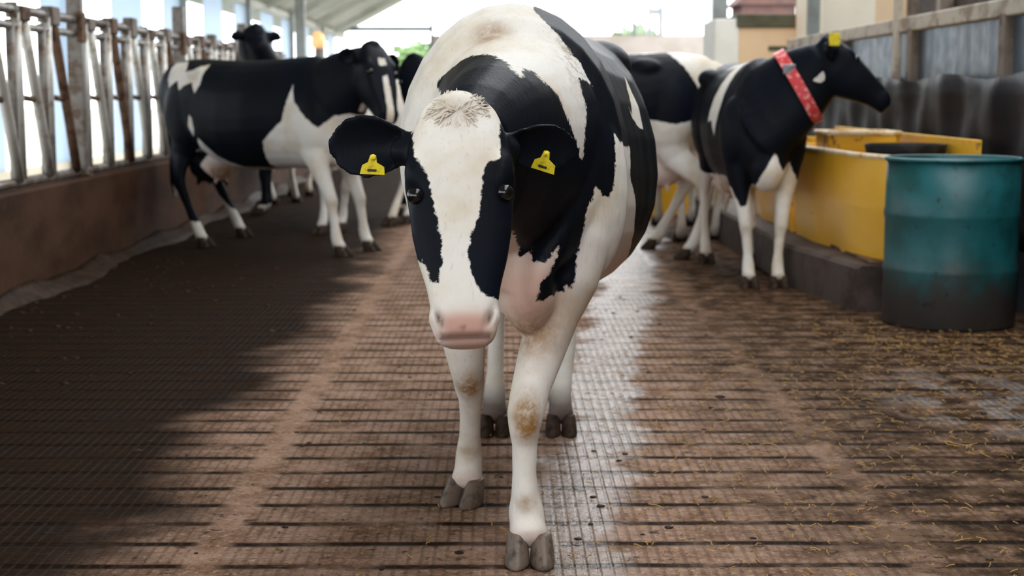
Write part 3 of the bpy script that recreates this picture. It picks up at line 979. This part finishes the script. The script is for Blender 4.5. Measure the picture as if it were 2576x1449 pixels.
# cow facing the lane with its head turned to the trough, red collar
A_B = [[(-1.6, 1.8), (1.4, 1.8), (1.4, 0.72), (0.9, 0.75), (0.62, 0.62), (0.30, 0.66), (-0.10, 0.66), (-0.45, 0.60), (-0.60, 0.42), (-0.85, 0.62), (-1.6, 0.8)]]
A_W = [[(-0.30, 1.6), (-0.42, 1.6), (-0.36, 1.30), (-0.30, 1.10), (-0.20, 0.92), (-0.14, 1.02), (-0.06, 1.0), (-0.10, 1.15), (-0.16, 1.30), (-0.10, 1.6)],
       [(0.25, 1.7), (-0.10, 1.7), (-0.06, 1.36), (0.2, 1.34)]]
A_F = ([[(-0.5, 1.8), (0.5, 1.8), (0.5, 0.66), (0.20, 0.66), (0.14, 0.78), (0.08, 0.72), (0.03, 0.84), (-0.04, 0.72), (-0.08, 0.62), (-0.115, 0.50), (-0.15, 0.50), (-0.20, 0.62), (-0.5, 0.66)]], [], -0.40)
RC, RCH = herd_cow('cow', (1.595, 10.12, 0), 0.0, 'black cow with a red collar, head turned in profile towards the yellow trough', A_B, A_W,
                   head_pose=dict(poll=(1.93, 9.33, 1.495), muzzle=(2.30, 9.22, 1.125), lateral=(0.12, 1, 0.0)),
                   legs=[(1.505, 9.45), (1.685, 9.45), (1.42, 10.82), (1.76, 10.85)], height=1.41, front_spots=A_F, slim=0.80, jaw_white=True,
                   face_white=[[(-0.30, 2.0), (0.30, 2.0), (0.30, 2.1), (-0.30, 2.1)]], udder=True)
k_ = RC.scale[0]
_ri = lambda p: (Vector(p) - Vector((1.595, 10.12, 0))) / k_
from mathutils.bvhtree import BVHTree
hide = [ch for ch in RC.children if ch.name.startswith('body')][0].data
bvh = BVHTree.FromPolygons([v_.co.copy() for v_ in hide.vertices], [tuple(p.vertices) for p in hide.polygons])
axis = Vector((0.86, -0.12, 0.50)).normalized()
side = Vector((0, 0, 1)).cross(axis).normalized()
upv = axis.cross(side)
ctr = _ri((1.775, 9.40, 1.225))
bm = bmesh.new()
rad = []
for i in range(48):
    a = 2 * math.pi * i / 48
    d_ = side * math.cos(a) + upv * math.sin(a)
    hit = bvh.ray_cast(ctr, d_)
    rad.append(min((hit[0] - ctr).length, 0.36) if hit[0] is not None else 0.2)
rad = [(rad[i - 2] + rad[i - 1] + rad[i] * 2 + rad[(i + 1) % 48] + rad[(i + 2) % 48]) / 6 for i in range(48)]
rings = []
for i in range(49):
    a = 2 * math.pi * (i % 48) / 48
    d_ = side * math.cos(a) + upv * math.sin(a)
    r0, r1 = rad[i % 48] + .002, rad[i % 48] + .016
    rings.append([ctr + d_ * r0 - axis * .034, ctr + d_ * r0 + axis * .034, ctr + d_ * r1 + axis * .034, ctr + d_ * r1 - axis * .034])
loft(bm, rings, cap=False)
collar = obj('collar', bm, MAT['red'], RC, smooth=False, label='red neck strap with pale marks')
cl = obj('clasp', B(-.036, .036, -.012, .012, -.03, .03, .006), MAT['buckle'], collar, label='grey clasp')
ia = 18
acl = 2 * math.pi * ia / 48
cl.location = ctr + (side * math.cos(acl) + upv * math.sin(acl)) * (rad[ia] + .014)
for sg in (-1,):
    small_tag(RC, RCH, sg, 0.20, 0.045, 0.02, 1.15)

# white-rumped cow behind the one in front
R2B = [[(0.84, 1.30), (0.70, 1.42), (0.55, 1.50), (0.30, 1.38), (0.10, 1.2), (0.0, 1.0), (-0.3, 1.1), (-0.6, 0.8), (-1.0, 0.9), (-1.5, 1.0), (-1.5, 1.8), (0.15, 1.8), (0.35, 1.42), (0.60, 1.44), (0.76, 1.30), (0.88, 1.12), (0.86, 0.96), (0.72, 0.92), (0.60, 0.96), (0.50, 0.94), (0.40, 1.02), (0.35, 1.3), (0.5, 1.46)]]
R2B = [[(0.88, 1.16), (0.78, 1.30), (0.66, 1.40), (0.50, 1.385), (0.30, 1.38), (0.20, 1.8), (-1.6, 1.8), (-1.6, 0.8), (-0.8, 0.9), (-0.3, 0.8), (0.1, 0.85), (0.42, 1.02), (0.55, 0.94), (0.74, 0.91), (0.86, 0.94)]]
herd_cow('cow', (0.50, 11.50, 0), -math.radians(96), 'white-rumped cow with a pink udder, mostly hidden behind the cow walking in front', R2B, [],
         head_pose=dict(poll=(-0.66, 11.55, 1.44), muzzle=(-0.62, 11.28, 0.98), lateral=(0.9, -0.2, 0.1)),
         legs=[(0.0, 11.85), (-0.1, 11.25), (1.19, 11.80), (1.36, 11.05)], height=1.50, udder=True)

# pale cow between those two, seen from behind
R3B = [[(-1.6, 1.8), (-0.3, 1.8), (-0.2, 1.2), (0.1, 0.9), (-0.4, 0.7), (-1.6, 0.8)]]
herd_cow('cow', (1.52, 13.25, 0), math.pi + 0.03, 'pale cow seen from behind in the gap between the white-rumped cow and the collared cow', R3B, [],
         legs=[(1.70, 13.9), (1.40, 13.9), (1.72, 12.50), (1.42, 12.30)], height=1.44, head_black=False, voxel=0.018)

# cows behind the black broadside cow
L2B = [[(-1.6, 1.9), (1.4, 1.9), (1.4, 0.1), (-1.6, 0.1)]]
herd_cow('cow', (-1.70, 15.30, 0), -math.radians(88), 'dark cow holding its head high beyond the broadside cow', L2B, [],
         head_pose=dict(poll=(-2.33, 14.85, 1.80), muzzle=(-2.52, 15.25, 1.47), lateral=(-0.9, -0.42, 0.0)), height=1.44, voxel=0.018, legs=None)
L3B = [[(-1.6, 1.8), (-0.55, 1.8), (-0.5, 1.3), (-0.7, 0.9), (-1.6, 0.8)], [(0.5, 1.2), (0.8, 1.2), (0.8, 0.9), (0.4, 0.8)]]
herd_cow('cow', (-1.08, 13.80, 0), bearing(-0.80, 14.35, -1.42, 13.2), 'white-bodied cow glimpsed over the back of the broadside cow, only its legs and topline showing', L3B, [],
         legs=[(-1.52, 13.12), (-1.38, 13.35), (-0.99, 14.0), (-0.86, 14.2)], height=1.45, voxel=0.018, head_black=True,
         head_pose=dict(poll=(-1.62, 12.90, 1.25), muzzle=(-1.70, 12.74, 0.80), lateral=(1, -0.3, 0)))
L5B = [[(-1.6, 1.8), (1.4, 1.8), (1.4, 0.8), (-1.6, 0.8)]]
herd_cow('cow', (-2.28, 17.3, 0), math.pi - 0.15, 'farthest cow on the fence side, only its pale lower legs showing under the broadside cow', L5B, [],
         legs=[(-2.25, 17.95), (-2.45, 17.95), (-2.26, 16.86), (-2.47, 16.60)], height=1.40, voxel=0.02)


# ------------------------------------------------------------------ barn shell
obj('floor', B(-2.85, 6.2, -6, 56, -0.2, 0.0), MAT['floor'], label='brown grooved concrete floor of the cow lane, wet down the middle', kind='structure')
obj('alley_floor', B(-5.85, -2.93, -6, 56, -0.2, 0.12), MAT['alley'], label='pale feed alley beyond the fence', kind='structure')
obj('ground', B(-60, 70, -40, 140, -0.5, -0.21), MAT['yard'], label='open yard outside the barn', kind='structure')
# feed kerb (low wall under the headlocks)
bm = bmesh.new()
prof = [(-2.95, 0.0), (-2.95, 0.60), (-2.93, 0.62), (-2.80, 0.62), (-2.785, 0.605), (-2.785, 0.02), (-2.785, 0.0)]
loft(bm, [[(x, y, z) for x, z in prof] for y in (-5.5, 56)])
obj('wall_left', bm, MAT['concrete'], label='low brown-stained concrete wall under the headlock fence', kind='structure')
# muck bank against the kerb
bm = bmesh.new()
rr = random.Random(5)
rings = []
for i in range(120):
    y = 1.0 + i * 0.2
    wd_ = 0.16 + 0.06 * math.sin(y * 2.1) + rr.uniform(-.025, .025)
    hg = 0.050 + 0.015 * math.sin(y * 3.7) + rr.uniform(-.008, .008)
    rings.append([(-2.782, y, -0.0), (-2.782, y, hg * 1.3), (-2.80 + wd_ * .35, y, hg), (-2.80 + wd_ * .7, y, hg * .45), (-2.80 + wd_, y, 0.004), (-2.8 + wd_, y, 0.0)])
loft(bm, rings)
MAT['muck'] = worn('wet_manure', (0.020, 0.010, 0.005), (0.050, 0.026, 0.013), 9, 0.55, 0, 0.4, 0.65, 0.6, None, 0.02)
obj('muck_bank', bm, MAT['muck'], smooth=True, label='ridge of brown manure along the foot of the low wall', cat='manure', kind='stuff')

# outer side wall: low base, posts and pale translucent panels
sw = obj('wall_outer', B(-5.80, -5.66, -6, 56, 0.12, 0.30), MAT['cream'], label='low outer side wall of the feed alley', kind='structure')
obj('eave_beam', B(-5.80, -5.62, -6, 56, 3.12, 3.28), MAT['roof'], label='eave beam over the open side', kind='structure')
y = 2.8
while y < 54:
    obj('window_side', B(-5.72, -5.69, y - 0.95, y + 0.95, 0.30, 3.12), MAT['panel'], label='pale blue translucent side panel', kind='structure')
    y += 3.52
k = 0
for y in (6.35, 13.4, 20.4, 27.5, 34.5, 41.5, 48.6):
    obj('side_post', B(-5.64, -5.52, y - .06, y + .06, 0.10, 3.3), MAT['post_grey'], label='grey steel post of the open side wall', kind='structure')

bm = bmesh.new()
loft(bm, [[(1.1, y, 0), (10, y, 0), (10, y, 3.2), (4.0, y, 6.3), (1.1, y, 6.3)] for y in (-4.1, -3.9)])
obj('wall_front_blocker', bm, MAT['end_wall'], label='unseen front end wall added to block light from the right', kind='structure')  # behind the camera, added to keep light off the right side
bm = bmesh.new()
loft(bm, [[(-5.7, y, 2.8), (-5.7, y, 4.2), (0.0, y, 6.3), (1.1, y, 6.3), (1.1, y, 2.8)] for y in (-4.1, -3.9)])
obj('wall_front_gable_blocker', bm, MAT['end_wall'], label='unseen boarding added above the front doorway to cut frontal light', kind='structure')  # out of view, added to lower the opening and dim the frontal fill
# roof: two slopes; open ridge widened, right slope cut short to admit light
bm = bmesh.new()
def slope(bm, xa, za, xb, zb, y0=-4.0, y1=56.5, t=0.07):
    loft(bm, [[(xa, y, za), (xb, y, zb), (xb, y, zb + t), (xa, y, za + t)] for y in (y0, y1)])
slope(bm, -6.3, 3.00, 0.3, 6.50)
obj('roof_left', bm, MAT['roof'], label='grey-green underside of the roof on the fence side', kind='structure')
bm = bmesh.new()
slope(bm, 10.3, 3.00, 3.7, 6.50, y1=12.5)
obj('roof_right', bm, MAT['roof'], label='roof slope on the trough side, cut short to let in light', kind='structure')
for i, y in enumerate((2.5, 7.5, 12.5, 17.5, 22.5, 27.5, 32.5, 37.5, 42.5, 47.5, 52.5)):
    bm = bmesh.new()
    loft(bm, [[(-5.7, y + d, 3.12), (0.3, y + d, 6.30), (0.3, y + d, 6.50), (-5.7, y + d, 3.32)] for d in (-.05, .05)])
    obj('rafter', bm, MAT['roof'], label='sloping rafter under the fence-side roof', kind='structure')

# end wall with big windows
Y1 = 55.5
obj('wall_back', B(-2.55, 9.9, Y1, Y1 + 0.2, 0, 3.22), MAT['end_wall'], label='grey-beige lower end wall of the barn', kind='structure')
obj('trim_back', B(-5.7, -2.55, Y1 - .05, Y1 + 0.1, 3.36, 3.52), MAT['mullion'], label='dark door head across the end opening', kind='structure')
px2x = lambda px: (px - 1265) * Y1 / FPX
xs = [px2x(p) for p in (1088, 1235, 1397, 1445, 1590, 1778)]
for x in xs:
    hw = 0.055 if x < -2 else 0.04
    obj('window_mullion', B(x - hw, x + hw, Y1 - .06, Y1 + .06, 3.22 if x > -2.4 else 0, 6.9 if -1 < x else 4.9), MAT['mullion'], label='thin dark upright of the end window', kind='structure')
xs2 = [-2.5] + xs[1:] + [8.8]
for i, (a_, b_) in enumerate(zip(xs2, xs2[1:])):
    zt = min(3.2 + (a_ + 5.7) * 0.53, 3.2 + (9.7 - b_) * 0.53)
    obj('window_%d' % (i + 1), B(a_ + .04, b_ - .04, Y1 - .01, Y1 + .01, 3.26, zt), MAT['glass'], label='tall pane of the bright end window', kind='structure')

# right side: dark timber wall, posts
bm = bmesh.new()
loft(bm, [[(6.0, y, 0), (6.12, y, 0), (6.12, y, 5.0), (6.0, y, 5.0)] for y in (-4, 29)])
obj('wall_right', bm, MAT['dark_wood'], label='dark timber wall behind the steel partition', kind='structure')
for y in (8.5, 12.6, 16.8, 21.0):
    obj('timber_stud', B(5.82, 6.0, y - .09, y + .09, 0, 5.0), MAT['frame_brown'], label='brown stud on the dark timber wall', kind='structure')


def at_px(px, Y):
    return (px - 1265) * Y / FPX


def z_py(py, Y):
    return CAM_H + (235 - py) * Y / FPX


# free-standing roof posts
x = at_px(1803, 24); obj('steel_post', B(x - .11, x + .11, 23.9, 24.1, 0, 6.5), MAT['post_grey'], label='thick grey steel roof post left of the beige crate', cat='post')
x = at_px(2036, 15); obj('steel_post', B(x - .055, x + .055, 14.95, 15.05, 0, 5.9), MAT['post_grey'], label='slim grey roof post between the beige crate and the cream cabin', cat='post')
x = at_px(763, 30); obj('steel_post', B(x - .09, x + .09, 29.9, 30.1, 0.1, 4.4), MAT['post_grey'], label='grey roof post under the low eave on the fence side', cat='post')
# small lamp on a bracket by that post
t = empty('warning_lamp', (at_px(806, 28), 28, 0.0), label='small amber lamp on a brown pole at the far end of the feed fence', cat='lamp')
obj('pole', B(-.05, .05, -.05, .05, 0.0, 2.02), MAT['frame_brown'], t)
bm = bmesh.new(); lathe(bm, [(0.0001, 1.98), (.10, 1.98), (.13, 2.06), (.12, 2.18), (.06, 2.27), (.0001, 2.29)], 20)
obj('lamp_dome', bm, MAT['amber'], t, smooth=True)

# H-shaped frame outside the end window
t = empty('gate_frame', (at_px(1645, 60), 60, -0.2), label='dark H-shaped frame standing outside the end window', cat='frame')
obj('upright', B(-.32, -.18, -.07, .07, 0, z_py(5, 60) + .2), MAT['mullion'], t)
obj('upright', B(.10, .28, -.07, .07, 0, z_py(22, 60) + .2), MAT['mullion'], t)
obj('crossbar', B(-.18, .10, -.06, .06, z_py(42, 60) + .2, z_py(26, 60) + .2), MAT['mullion'], t)


def tree(x, y, h_, r_, label, seed):
    rr = random.Random(seed)
    t = empty('tree', (x, y, -0.2), label=label, cat='tree')
    bm = bmesh.new(); tube(bm, [(0, 0, 0), (.1, 0, h_ * .4), (0, .1, h_ * .7)], [.2, .14, .08], 8)
    obj('trunk', bm, MAT['dark_wood'], t)
    bm = bmesh.new()
    for i in range(260):
        a, b_ = rr.uniform(0, 6.28), rr.uniform(-1, 1)
        q = rr.uniform(.55, 1)
        c = Vector((math.cos(a) * math.sqrt(1 - b_ * b_) * r_ * q, math.sin(a) * math.sqrt(1 - b_ * b_) * r_ * q, h_ - r_ * .9 + b_ * r_ * .9 * q))
        d1 = Vector((rr.uniform(-1, 1), rr.uniform(-1, 1), rr.uniform(-1, 1))).normalized() * .28
        d2 = Vector((rr.uniform(-1, 1), rr.uniform(-1, 1), rr.uniform(-1, 1))).normalized() * .28
        bm.faces.new([bm.verts.new(c + d1), bm.verts.new(c + d2), bm.verts.new(c - d1), bm.verts.new(c - d2)])
    obj('foliage', bm, MAT['leaf'], t)


tree(at_px(1050, 66), 66, 3.5, 1.5, 'green bush seen through the end opening beside the window upright', 1)
tree(at_px(985, 72), 72, 3.0, 1.3, 'lower green bush at the back of the end opening', 2)
tree(at_px(1600, 80), 80, 4.9, 1.2, 'hazy treetop behind the H-shaped frame', 3)
tree(at_px(1560, 90), 90, 4.8, 1.1, 'small treetop left of the H-shaped frame', 4)
t = empty('house', (at_px(1930, 46), 46, -0.2), label='red-brown house seen over the beige crate', cat='house')
obj('wall', B(-1.0, 0.55, -1, 1, 0, 3.9), MAT['brick'], t)
bm = bmesh.new(); loft(bm, [[(-1.2, y, 3.9), (.75, y, 3.9), (-.2, y, 4.9)] for y in (-1.1, 1.1)])
obj('roof', bm, MAT['brick'], t)
obj('chimney', B(-.9, -.6, -.2, .2, 3.9, 5.2), MAT['brick'], t)

# crate and cabin beyond the partition
Yc = 17.0
t = empty('crate', (at_px(1935, Yc), Yc, 0), label='large peach-coloured crate with an olive top band beyond the collared cow', cat='crate')
x0, x1 = at_px(1852, Yc) - t.location.x, at_px(2022, Yc) - t.location.x
obj('box_body', B(x0, x1, 0, 1.2, 0, z_py(72, Yc), .01), MAT['ply'], t)
obj('cover', B(x0 - .03, x1 + .03, -.03, 1.23, z_py(72, Yc), z_py(40, Yc), .01), MAT['olive'], t)
obj('side_panel', B(x0 - .26, x0 - .0, -.01, 1.0, 0, z_py(52, Yc), .01), MAT['white_panel'], t)
obj('printed_strip', B(x1 - .42, x1 - .03, -.008, 0, z_py(130, Yc), z_py(118, Yc)), MAT['olive'], t)
Yb = 15.4
t = empty('cabin', (at_px(2160, Yb), Yb, 0), label='tall cream boarded cabin behind the collared cow and the partition rail', cat='cabin')
x0, xm, x1 = at_px(2062, Yb) - t.location.x, at_px(2190, Yb) - t.location.x, at_px(2268, Yb) - t.location.x
obj('front_panel', B(x0, xm, 0, .06, 0, 3.3), MAT['cream'], t)
obj('side_panel', B(xm, x1, .0, .06, 0, 3.3), MAT['ply'], t)
obj('frame', B(x1, x1 + .10, -.06, .10, 0, 3.4), MAT['frame_brown'], t)
obj('back_panel', B(x0, x1, 1.4, 1.46, 0, 3.3), MAT['ply'], t)
obj('end_panel', B(x0, x0 + .06, .06, 1.4, 0, 3.3), MAT['cream'], t)

# ------------------------------------------------------------------ headlock feed fence
FXX = -2.87
UY = 0.62


def fence_panel(y0, n, label):
    t = empty('feed_fence', (FXX, y0, 0.62), label=label, cat='fence', group='headlock fence panels along the feed alley')
    bm = bmesh.new(); tube(bm, [(0, 0, 1.05), (0, n * UY, 1.05)], .030, 12)
    obj('top_rail', bm, MAT['galv_dark'], t, smooth=True)
    bm = bmesh.new(); tube(bm, [(0, 0, 0.955), (0, n * UY, 0.955)], .024, 12)
    obj('lower_top_rail', bm, MAT['galv_dark'], t, smooth=True)
    bm = bmesh.new(); tube(bm, [(0, 0, 0.035), (0, n * UY, 0.035)], .030, 12)
    obj('bottom_rail', bm, MAT['galv_dark'], t, smooth=True)
    for i in range(n):
        yy = i * UY
        bm = bmesh.new(); tube(bm, [(0, yy + .03, 0.03), (0, yy + .03, 1.05)], .031, 12)
        obj('upright', bm, MAT['galv'], t, smooth=True)
        bm = bmesh.new(); tube(bm, [(.0, yy - .09, 0.03), (.0, yy - .09, 0.99)], .028, 12)
        obj('upright', bm, MAT['galv_dark'], t, smooth=True)
        bm = bmesh.new(); tube(bm, [(.03, yy + .08, 0.97), (.03, yy + .24, 0.62), (.03, yy + .36, 0.38), (.03, yy + .50, 0.05)], .032, 12)
        obj('swing_bar', bm, MAT['rust'] if i % 3 == 1 else MAT['galv'], t, smooth=True)
        bm = bmesh.new(); tube(bm, [(.0, yy + .03, 0.54), (.02, yy + .30, 0.52)], .018, 10)
        obj('pivot_bar', bm, MAT['rust'], t, smooth=True)
        hh = 0.015 + 0.03 * ((i * 7) % 3)
        bm = B(-.035, .045, yy + .02, yy + .19, .985, 1.06 + hh, .012)
        obj('latch', bm, MAT['rust'] if i % 2 else MAT['frame_brown'], t)
        bm = bmesh.new(); lathe(bm, [(.0001, 0), (.035, 0), (.035, .09), (.0001, .09)], 14, (0, yy - .05, 1.0))
        obj('clamp', bm, MAT['galv_dark'], t)
    return t


fence_panel(7.39, 5, 'headlock panel nearest the camera, left of the rusty post')
fence_panel(10.75, 5, 'headlock panel just behind the rusty post')
fence_panel(14.11, 5, 'headlock panel behind the rump of the broadside cow')
fence_panel(17.47, 5, 'far headlock panel, partly hidden by the dark cow with its head high')
for y, lb in ((10.56, 'broad grey and rust-stained fence post between the two nearest headlock panels'), (13.92, 'fence post beside the rump of the broadside cow'), (17.28, 'fence post farther along behind the broadside cow'), (7.19, 'fence post at the left edge of the picture')):
    t = empty('fence_post', (FXX, y, 0.62), label=lb, cat='post')
    obj('column', B(-.05, .05, -.045, .045, 0, 1.32, .008), MAT['galv_dark'], t)
    obj('bracket', B(.02, .06, -.055, .055, .90, 1.10, .008), MAT['rust'], t)
    obj('foot_plate', B(-.07, .075, -.06, .06, 0, .02, .004), MAT['rust'], t)

# ------------------------------------------------------------------ trough on its plinth, right
bm = bmesh.new()
loft(bm, [[(x_, y, z) for x_, z in ((xx, 0), (xx, 0.23), (xx + .02, 0.25), (2.66, 0.25), (2.66, 0))] for y, xx in ((8.36, 1.93), (9.6, 1.755), (14.5, 1.75))])
obj('trough_plinth', bm, MAT['plinth'], label='dark grey concrete plinth under the yellow trough', kind='structure')


def trough(y0, y1, label, skew=0.0):
    t = empty('feed_trough', (2.2, (y0 + y1) / 2, 0.25), label=label, cat='trough', group='yellow troughs on the plinth')
    a_, b_ = y0 - t.location.y, y1 - t.location.y
    # bent front sheet
    bm = bmesh.new()
    pr_ = []
    n = 25
    ys = [a_ + (b_ - a_) * i / (n - 1) for i in range(n)]
    def xo(i): return skew * (0.55 * (1 - i / (n - 1)) + 0.45 * max(0, 1 - i / 7) ** 2.2) + 0.09
    outer = lambda i, z: -0.36 + xo(i) - (0.045 if z > .25 else 0) * 1.0
    rings = []
    for i, y in enumerate(ys):
        bow = 0.010 * math.sin(i * 0.62)
        pts = [(-.34 + xo(i) + bow, y, 0.0), (-.37 + xo(i) + bow * .5, y, .30), (-.375 + xo(i), y, .58), (-.355 + xo(i), y, .58), (-.35 + xo(i) + bow * .5, y, .26), (-.32 + xo(i) + bow, y, 0.0)]
        rings.append(pts)
    loft(bm, rings)
    obj('front_panel', bm, MAT['yellow'], t, smooth=False)
    bm = bmesh.new(); tube(bm, [(-.365 + xo(i), ys[i], .585) for i in range(n)], .016, 10)
    obj('rim', bm, MAT['pale_edge'], t, smooth=True)
    obj('back_panel', B(.36, .385, a_, b_, 0, .68, .004), MAT['yellow_rust'], t)
    obj('end_panel', B(-.325 + xo(0), .36, a_, a_ + .025, 0, .575, .004), MAT['yellow'], t)
    obj('end_panel', B(-.32 + xo(n - 1), .36, b_ - .025, b_, 0, .60, .004), MAT['yellow_rust'], t)
    obj('divider', B(-.31 + xo(n // 2), .36, -.02, .02, 0, .57, .004), MAT['yellow_rust'], t)
    obj('base_plate', B(-.20, .36, a_, b_, 0, .02), MAT['rust'], t)
    return t


trough(8.38, 10.3, 'bright yellow steel trough beside the teal drum', 0.165)
trough(10.45, 12.0, 'yellow trough farther back, glimpsed between the legs of the collared cow')
# pale bin standing in the trough
t = empty('feed_bin', (2.22, 9.75, 0.272), label='pale-rimmed yellow feed bin standing in the trough behind the drum', cat='bin')
bm = bmesh.new()
loft(bm, [[(x_ * s_, y_ * s_, z) for x_, y_ in ((-.19, -.22), (.19, -.22), (.22, -.19), (.22, .19), (.19, .22), (-.19, .22), (-.22, .19), (-.22, -.19))] for z, s_ in ((0, .9), (.66, 1.0))])
obj('bin_body', bm, MAT['yellow_rust'], t)
bm = bmesh.new(); tube(bm, [(-.22, -.22, .665), (.22, -.22, .665), (.22, .22, .665), (-.22, .22, .665), (-.22, -.22, .665)], .015, 8)
obj('rim', bm, MAT['pale_edge'], t)

# ------------------------------------------------------------------ teal drum
t = empty('steel_drum', (2.31, 7.95, 0.0), label='battered teal steel drum standing on the floor in front of the trough', cat='drum')
R_ = 0.335
bm = bmesh.new()
pf = [(0.0001, 0.0), (R_ - .01, 0.0), (R_, .012)]
for zc in (.29, .57):
    pf += [(R_, zc - .03), (R_ + .005, zc - .010), (R_ + .005, zc + .010), (R_, zc + .03)]
pf += [(R_, .845), (R_ - .012, .845), (R_ - .012, .05), (0.0001, .05)]
lathe(bm, pf, 64)
for v_ in bm.verts:
    r = math.hypot(v_.co.x, v_.co.y)
    if r > .1:
        a = math.atan2(v_.co.y, v_.co.x)
        d = 0.006 * mnoise.noise(Vector((math.cos(a) * 1.6, math.sin(a) * 1.6, v_.co.z * 4)))
        v_.co.x += d * math.cos(a); v_.co.y += d * math.sin(a)
obj('drum_body', bm, MAT['teal'], t, smooth=True)
bm = bmesh.new(); tube(bm, [((R_ + .002) * math.cos(a), (R_ + .002) * math.sin(a), .848) for a in [2 * math.pi * i / 64 for i in range(65)]], .010, 8)
obj('rim', bm, MAT['teal'], t, smooth=True)
# dark feed heaped in the drum
t = empty('rubber_tub', (2.32, 8.95, 0.272), label='black rubber tub in the trough just behind the teal drum', cat='tub')
bm = bmesh.new(); lathe(bm, [(0.0001, 0), (.20, 0), (.225, .58), (.235, .62), (.215, .62), (.19, .03), (.0001, .03)], 32)
obj('tub_body', bm, MAT['black_rubber'], t, smooth=True)

# ------------------------------------------------------------------ steel partition
t = empty('steel_partition', (2.80, 10.0, 0), label='tall partition of blue-grey steel sheets with a pale top rail along the right side', cat='partition')
obj('top_rail', B(-.045, .045, -4.2, 5.2, 1.60, 1.70, .01), MAT['frame_pale'], t)
yy = [-4.2, -1.95, -.02 + .9, 2.6, 5.2]
for i, y in enumerate((-1.35, 0.62, 2.75, 4.6)):
    obj('post', B(-.05, .04, y - .05, y + .05, 0, 1.62, .006), MAT['frame_brown'], t)
obj('post', B(-.07, -.02, 0.92, 0.98, 0, 2.5, .006), MAT['frame_pale'], t, label='pale slim upright')
es = [-4.2, -1.35, 0.62, 2.75, 5.2]
for a_, b_ in zip(es, es[1:]):
    bm = bmesh.new()
    n = 26
    rings = []
    for i in range(n + 1):
        y = a_ + (b_ - a_) * i / n
        o_ = .004 * math.sin(i * .9) + .003 * math.sin(i * 2.1)
        rings.append([(.01 + o_, y, .0), (.01 + o_ * .6, y, 1.60), (.02 + o_ * .6, y, 1.60), (.02 + o_, y, .0)])
    loft(bm, rings)
    obj('sheet', bm, MAT['sheet'], t)
# dark film hung over the lower half
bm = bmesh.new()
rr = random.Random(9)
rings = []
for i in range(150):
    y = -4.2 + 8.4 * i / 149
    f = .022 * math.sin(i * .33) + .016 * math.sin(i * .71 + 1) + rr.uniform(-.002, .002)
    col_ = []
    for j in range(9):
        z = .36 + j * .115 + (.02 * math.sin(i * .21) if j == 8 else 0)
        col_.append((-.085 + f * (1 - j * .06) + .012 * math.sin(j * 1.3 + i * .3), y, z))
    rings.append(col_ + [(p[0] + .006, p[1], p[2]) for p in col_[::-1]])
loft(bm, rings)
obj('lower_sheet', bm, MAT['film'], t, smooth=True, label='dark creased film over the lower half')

# ------------------------------------------------------------------ loose straw and droppings
MAT['straw'] = worn('straw', (0.42, 0.25, 0.09), (0.16, 0.085, 0.03), 14, 0.6)
bm = bmesh.new()
rr = random.Random(11)
for i in range(2600):
    if i < 1500:
        x_ = 1.5 + abs(rr.gauss(0, .55)); y_ = rr.uniform(2.8, 8.0)
        if rr.random() < .45: y_ = rr.gauss(7.1, .35); x_ = rr.uniform(1.75, 3.0)
    elif i < 2500:
        x_ = rr.gauss(1.0, .5); y_ = rr.uniform(3, 7)
    else:
        x_ = rr.uniform(-.6, .9); y_ = rr.uniform(3.2, 8)
    if x_ > 2.72: continue
    if (x_ - 2.30) ** 2 + (y_ - 7.98) ** 2 < .37 ** 2 or (x_ > 1.70 and y_ > 8.2): continue
    a = rr.uniform(0, math.pi); l = rr.uniform(.005, .015) * (2.2 if rr.random() < .10 else 1)
    dx, dy = math.cos(a) * l, math.sin(a) * l
    z = rr.uniform(.003, .012)
    tube(bm, [(x_ - dx, y_ - dy, z), (x_ + rr.uniform(-.004, .004), y_, z + rr.uniform(0, .006)), (x_ + dx, y_ + dy, z + rr.uniform(-.001, .008))], .0016, 4)
obj('straw', bm, MAT['straw'], label='loose straw scattered over the floor in front of the drum', cat='straw', kind='stuff')
bm = bmesh.new()
for i in range(420):
    if i < 200: x_, y_ = -2.7 + abs(rr.gauss(0, .7)), rr.uniform(3, 11)
    elif i < 340: x_, y_ = 2.6 - abs(rr.gauss(0, .7)), rr.uniform(3, 7.5)
    else: x_, y_ = rr.uniform(-1.0, 1.4), rr.uniform(3, 9)
    if abs(x_) > 2.7 or (x_ > 1.66 and y_ > 7.5): continue
    s_ = rr.uniform(.005, .017) if i < 340 else rr.uniform(.004, .011)
    g = bmesh.ops.create_icosphere(bm, subdivisions=2, radius=1)
    for v_ in g['verts']:
        v_.co *= 1 + .35 * mnoise.noise(v_.co * 2 + Vector((i, 0, 0)))
        v_.co = Vector((v_.co.x * s_ * 1.2 + x_, v_.co.y * s_ * 1.3 + y_, v_.co.z * s_ * .45 + s_ * .1))
obj('dung_clumps', bm, MAT['muck'], smooth=True, label='scattered dark dung clumps on the lane floor', cat='dung', kind='stuff')

t = empty('water_trough', (1.75, 15.4, 0), label='low orange-yellow trough on the floor beyond the pale cow', cat='trough')
bm = bmesh.new()
loft(bm, [[(-.62, -.22, 0), (.62, -.22, 0), (.68, -.27, .42), (-.68, -.27, .42)], [(-.62, .22, 0), (.62, .22, 0), (.68, .27, .42), (-.68, .27, .42)]])
obj('trough_body', bm, MAT['yellow'], t)
bm = bmesh.new(); tube(bm, [(-.68, -.27, .425), (.68, -.27, .425), (.68, .27, .425), (-.68, .27, .425), (-.68, -.27, .425)], .02, 8)
obj('rim', bm, MAT['yellow_rust'], t)
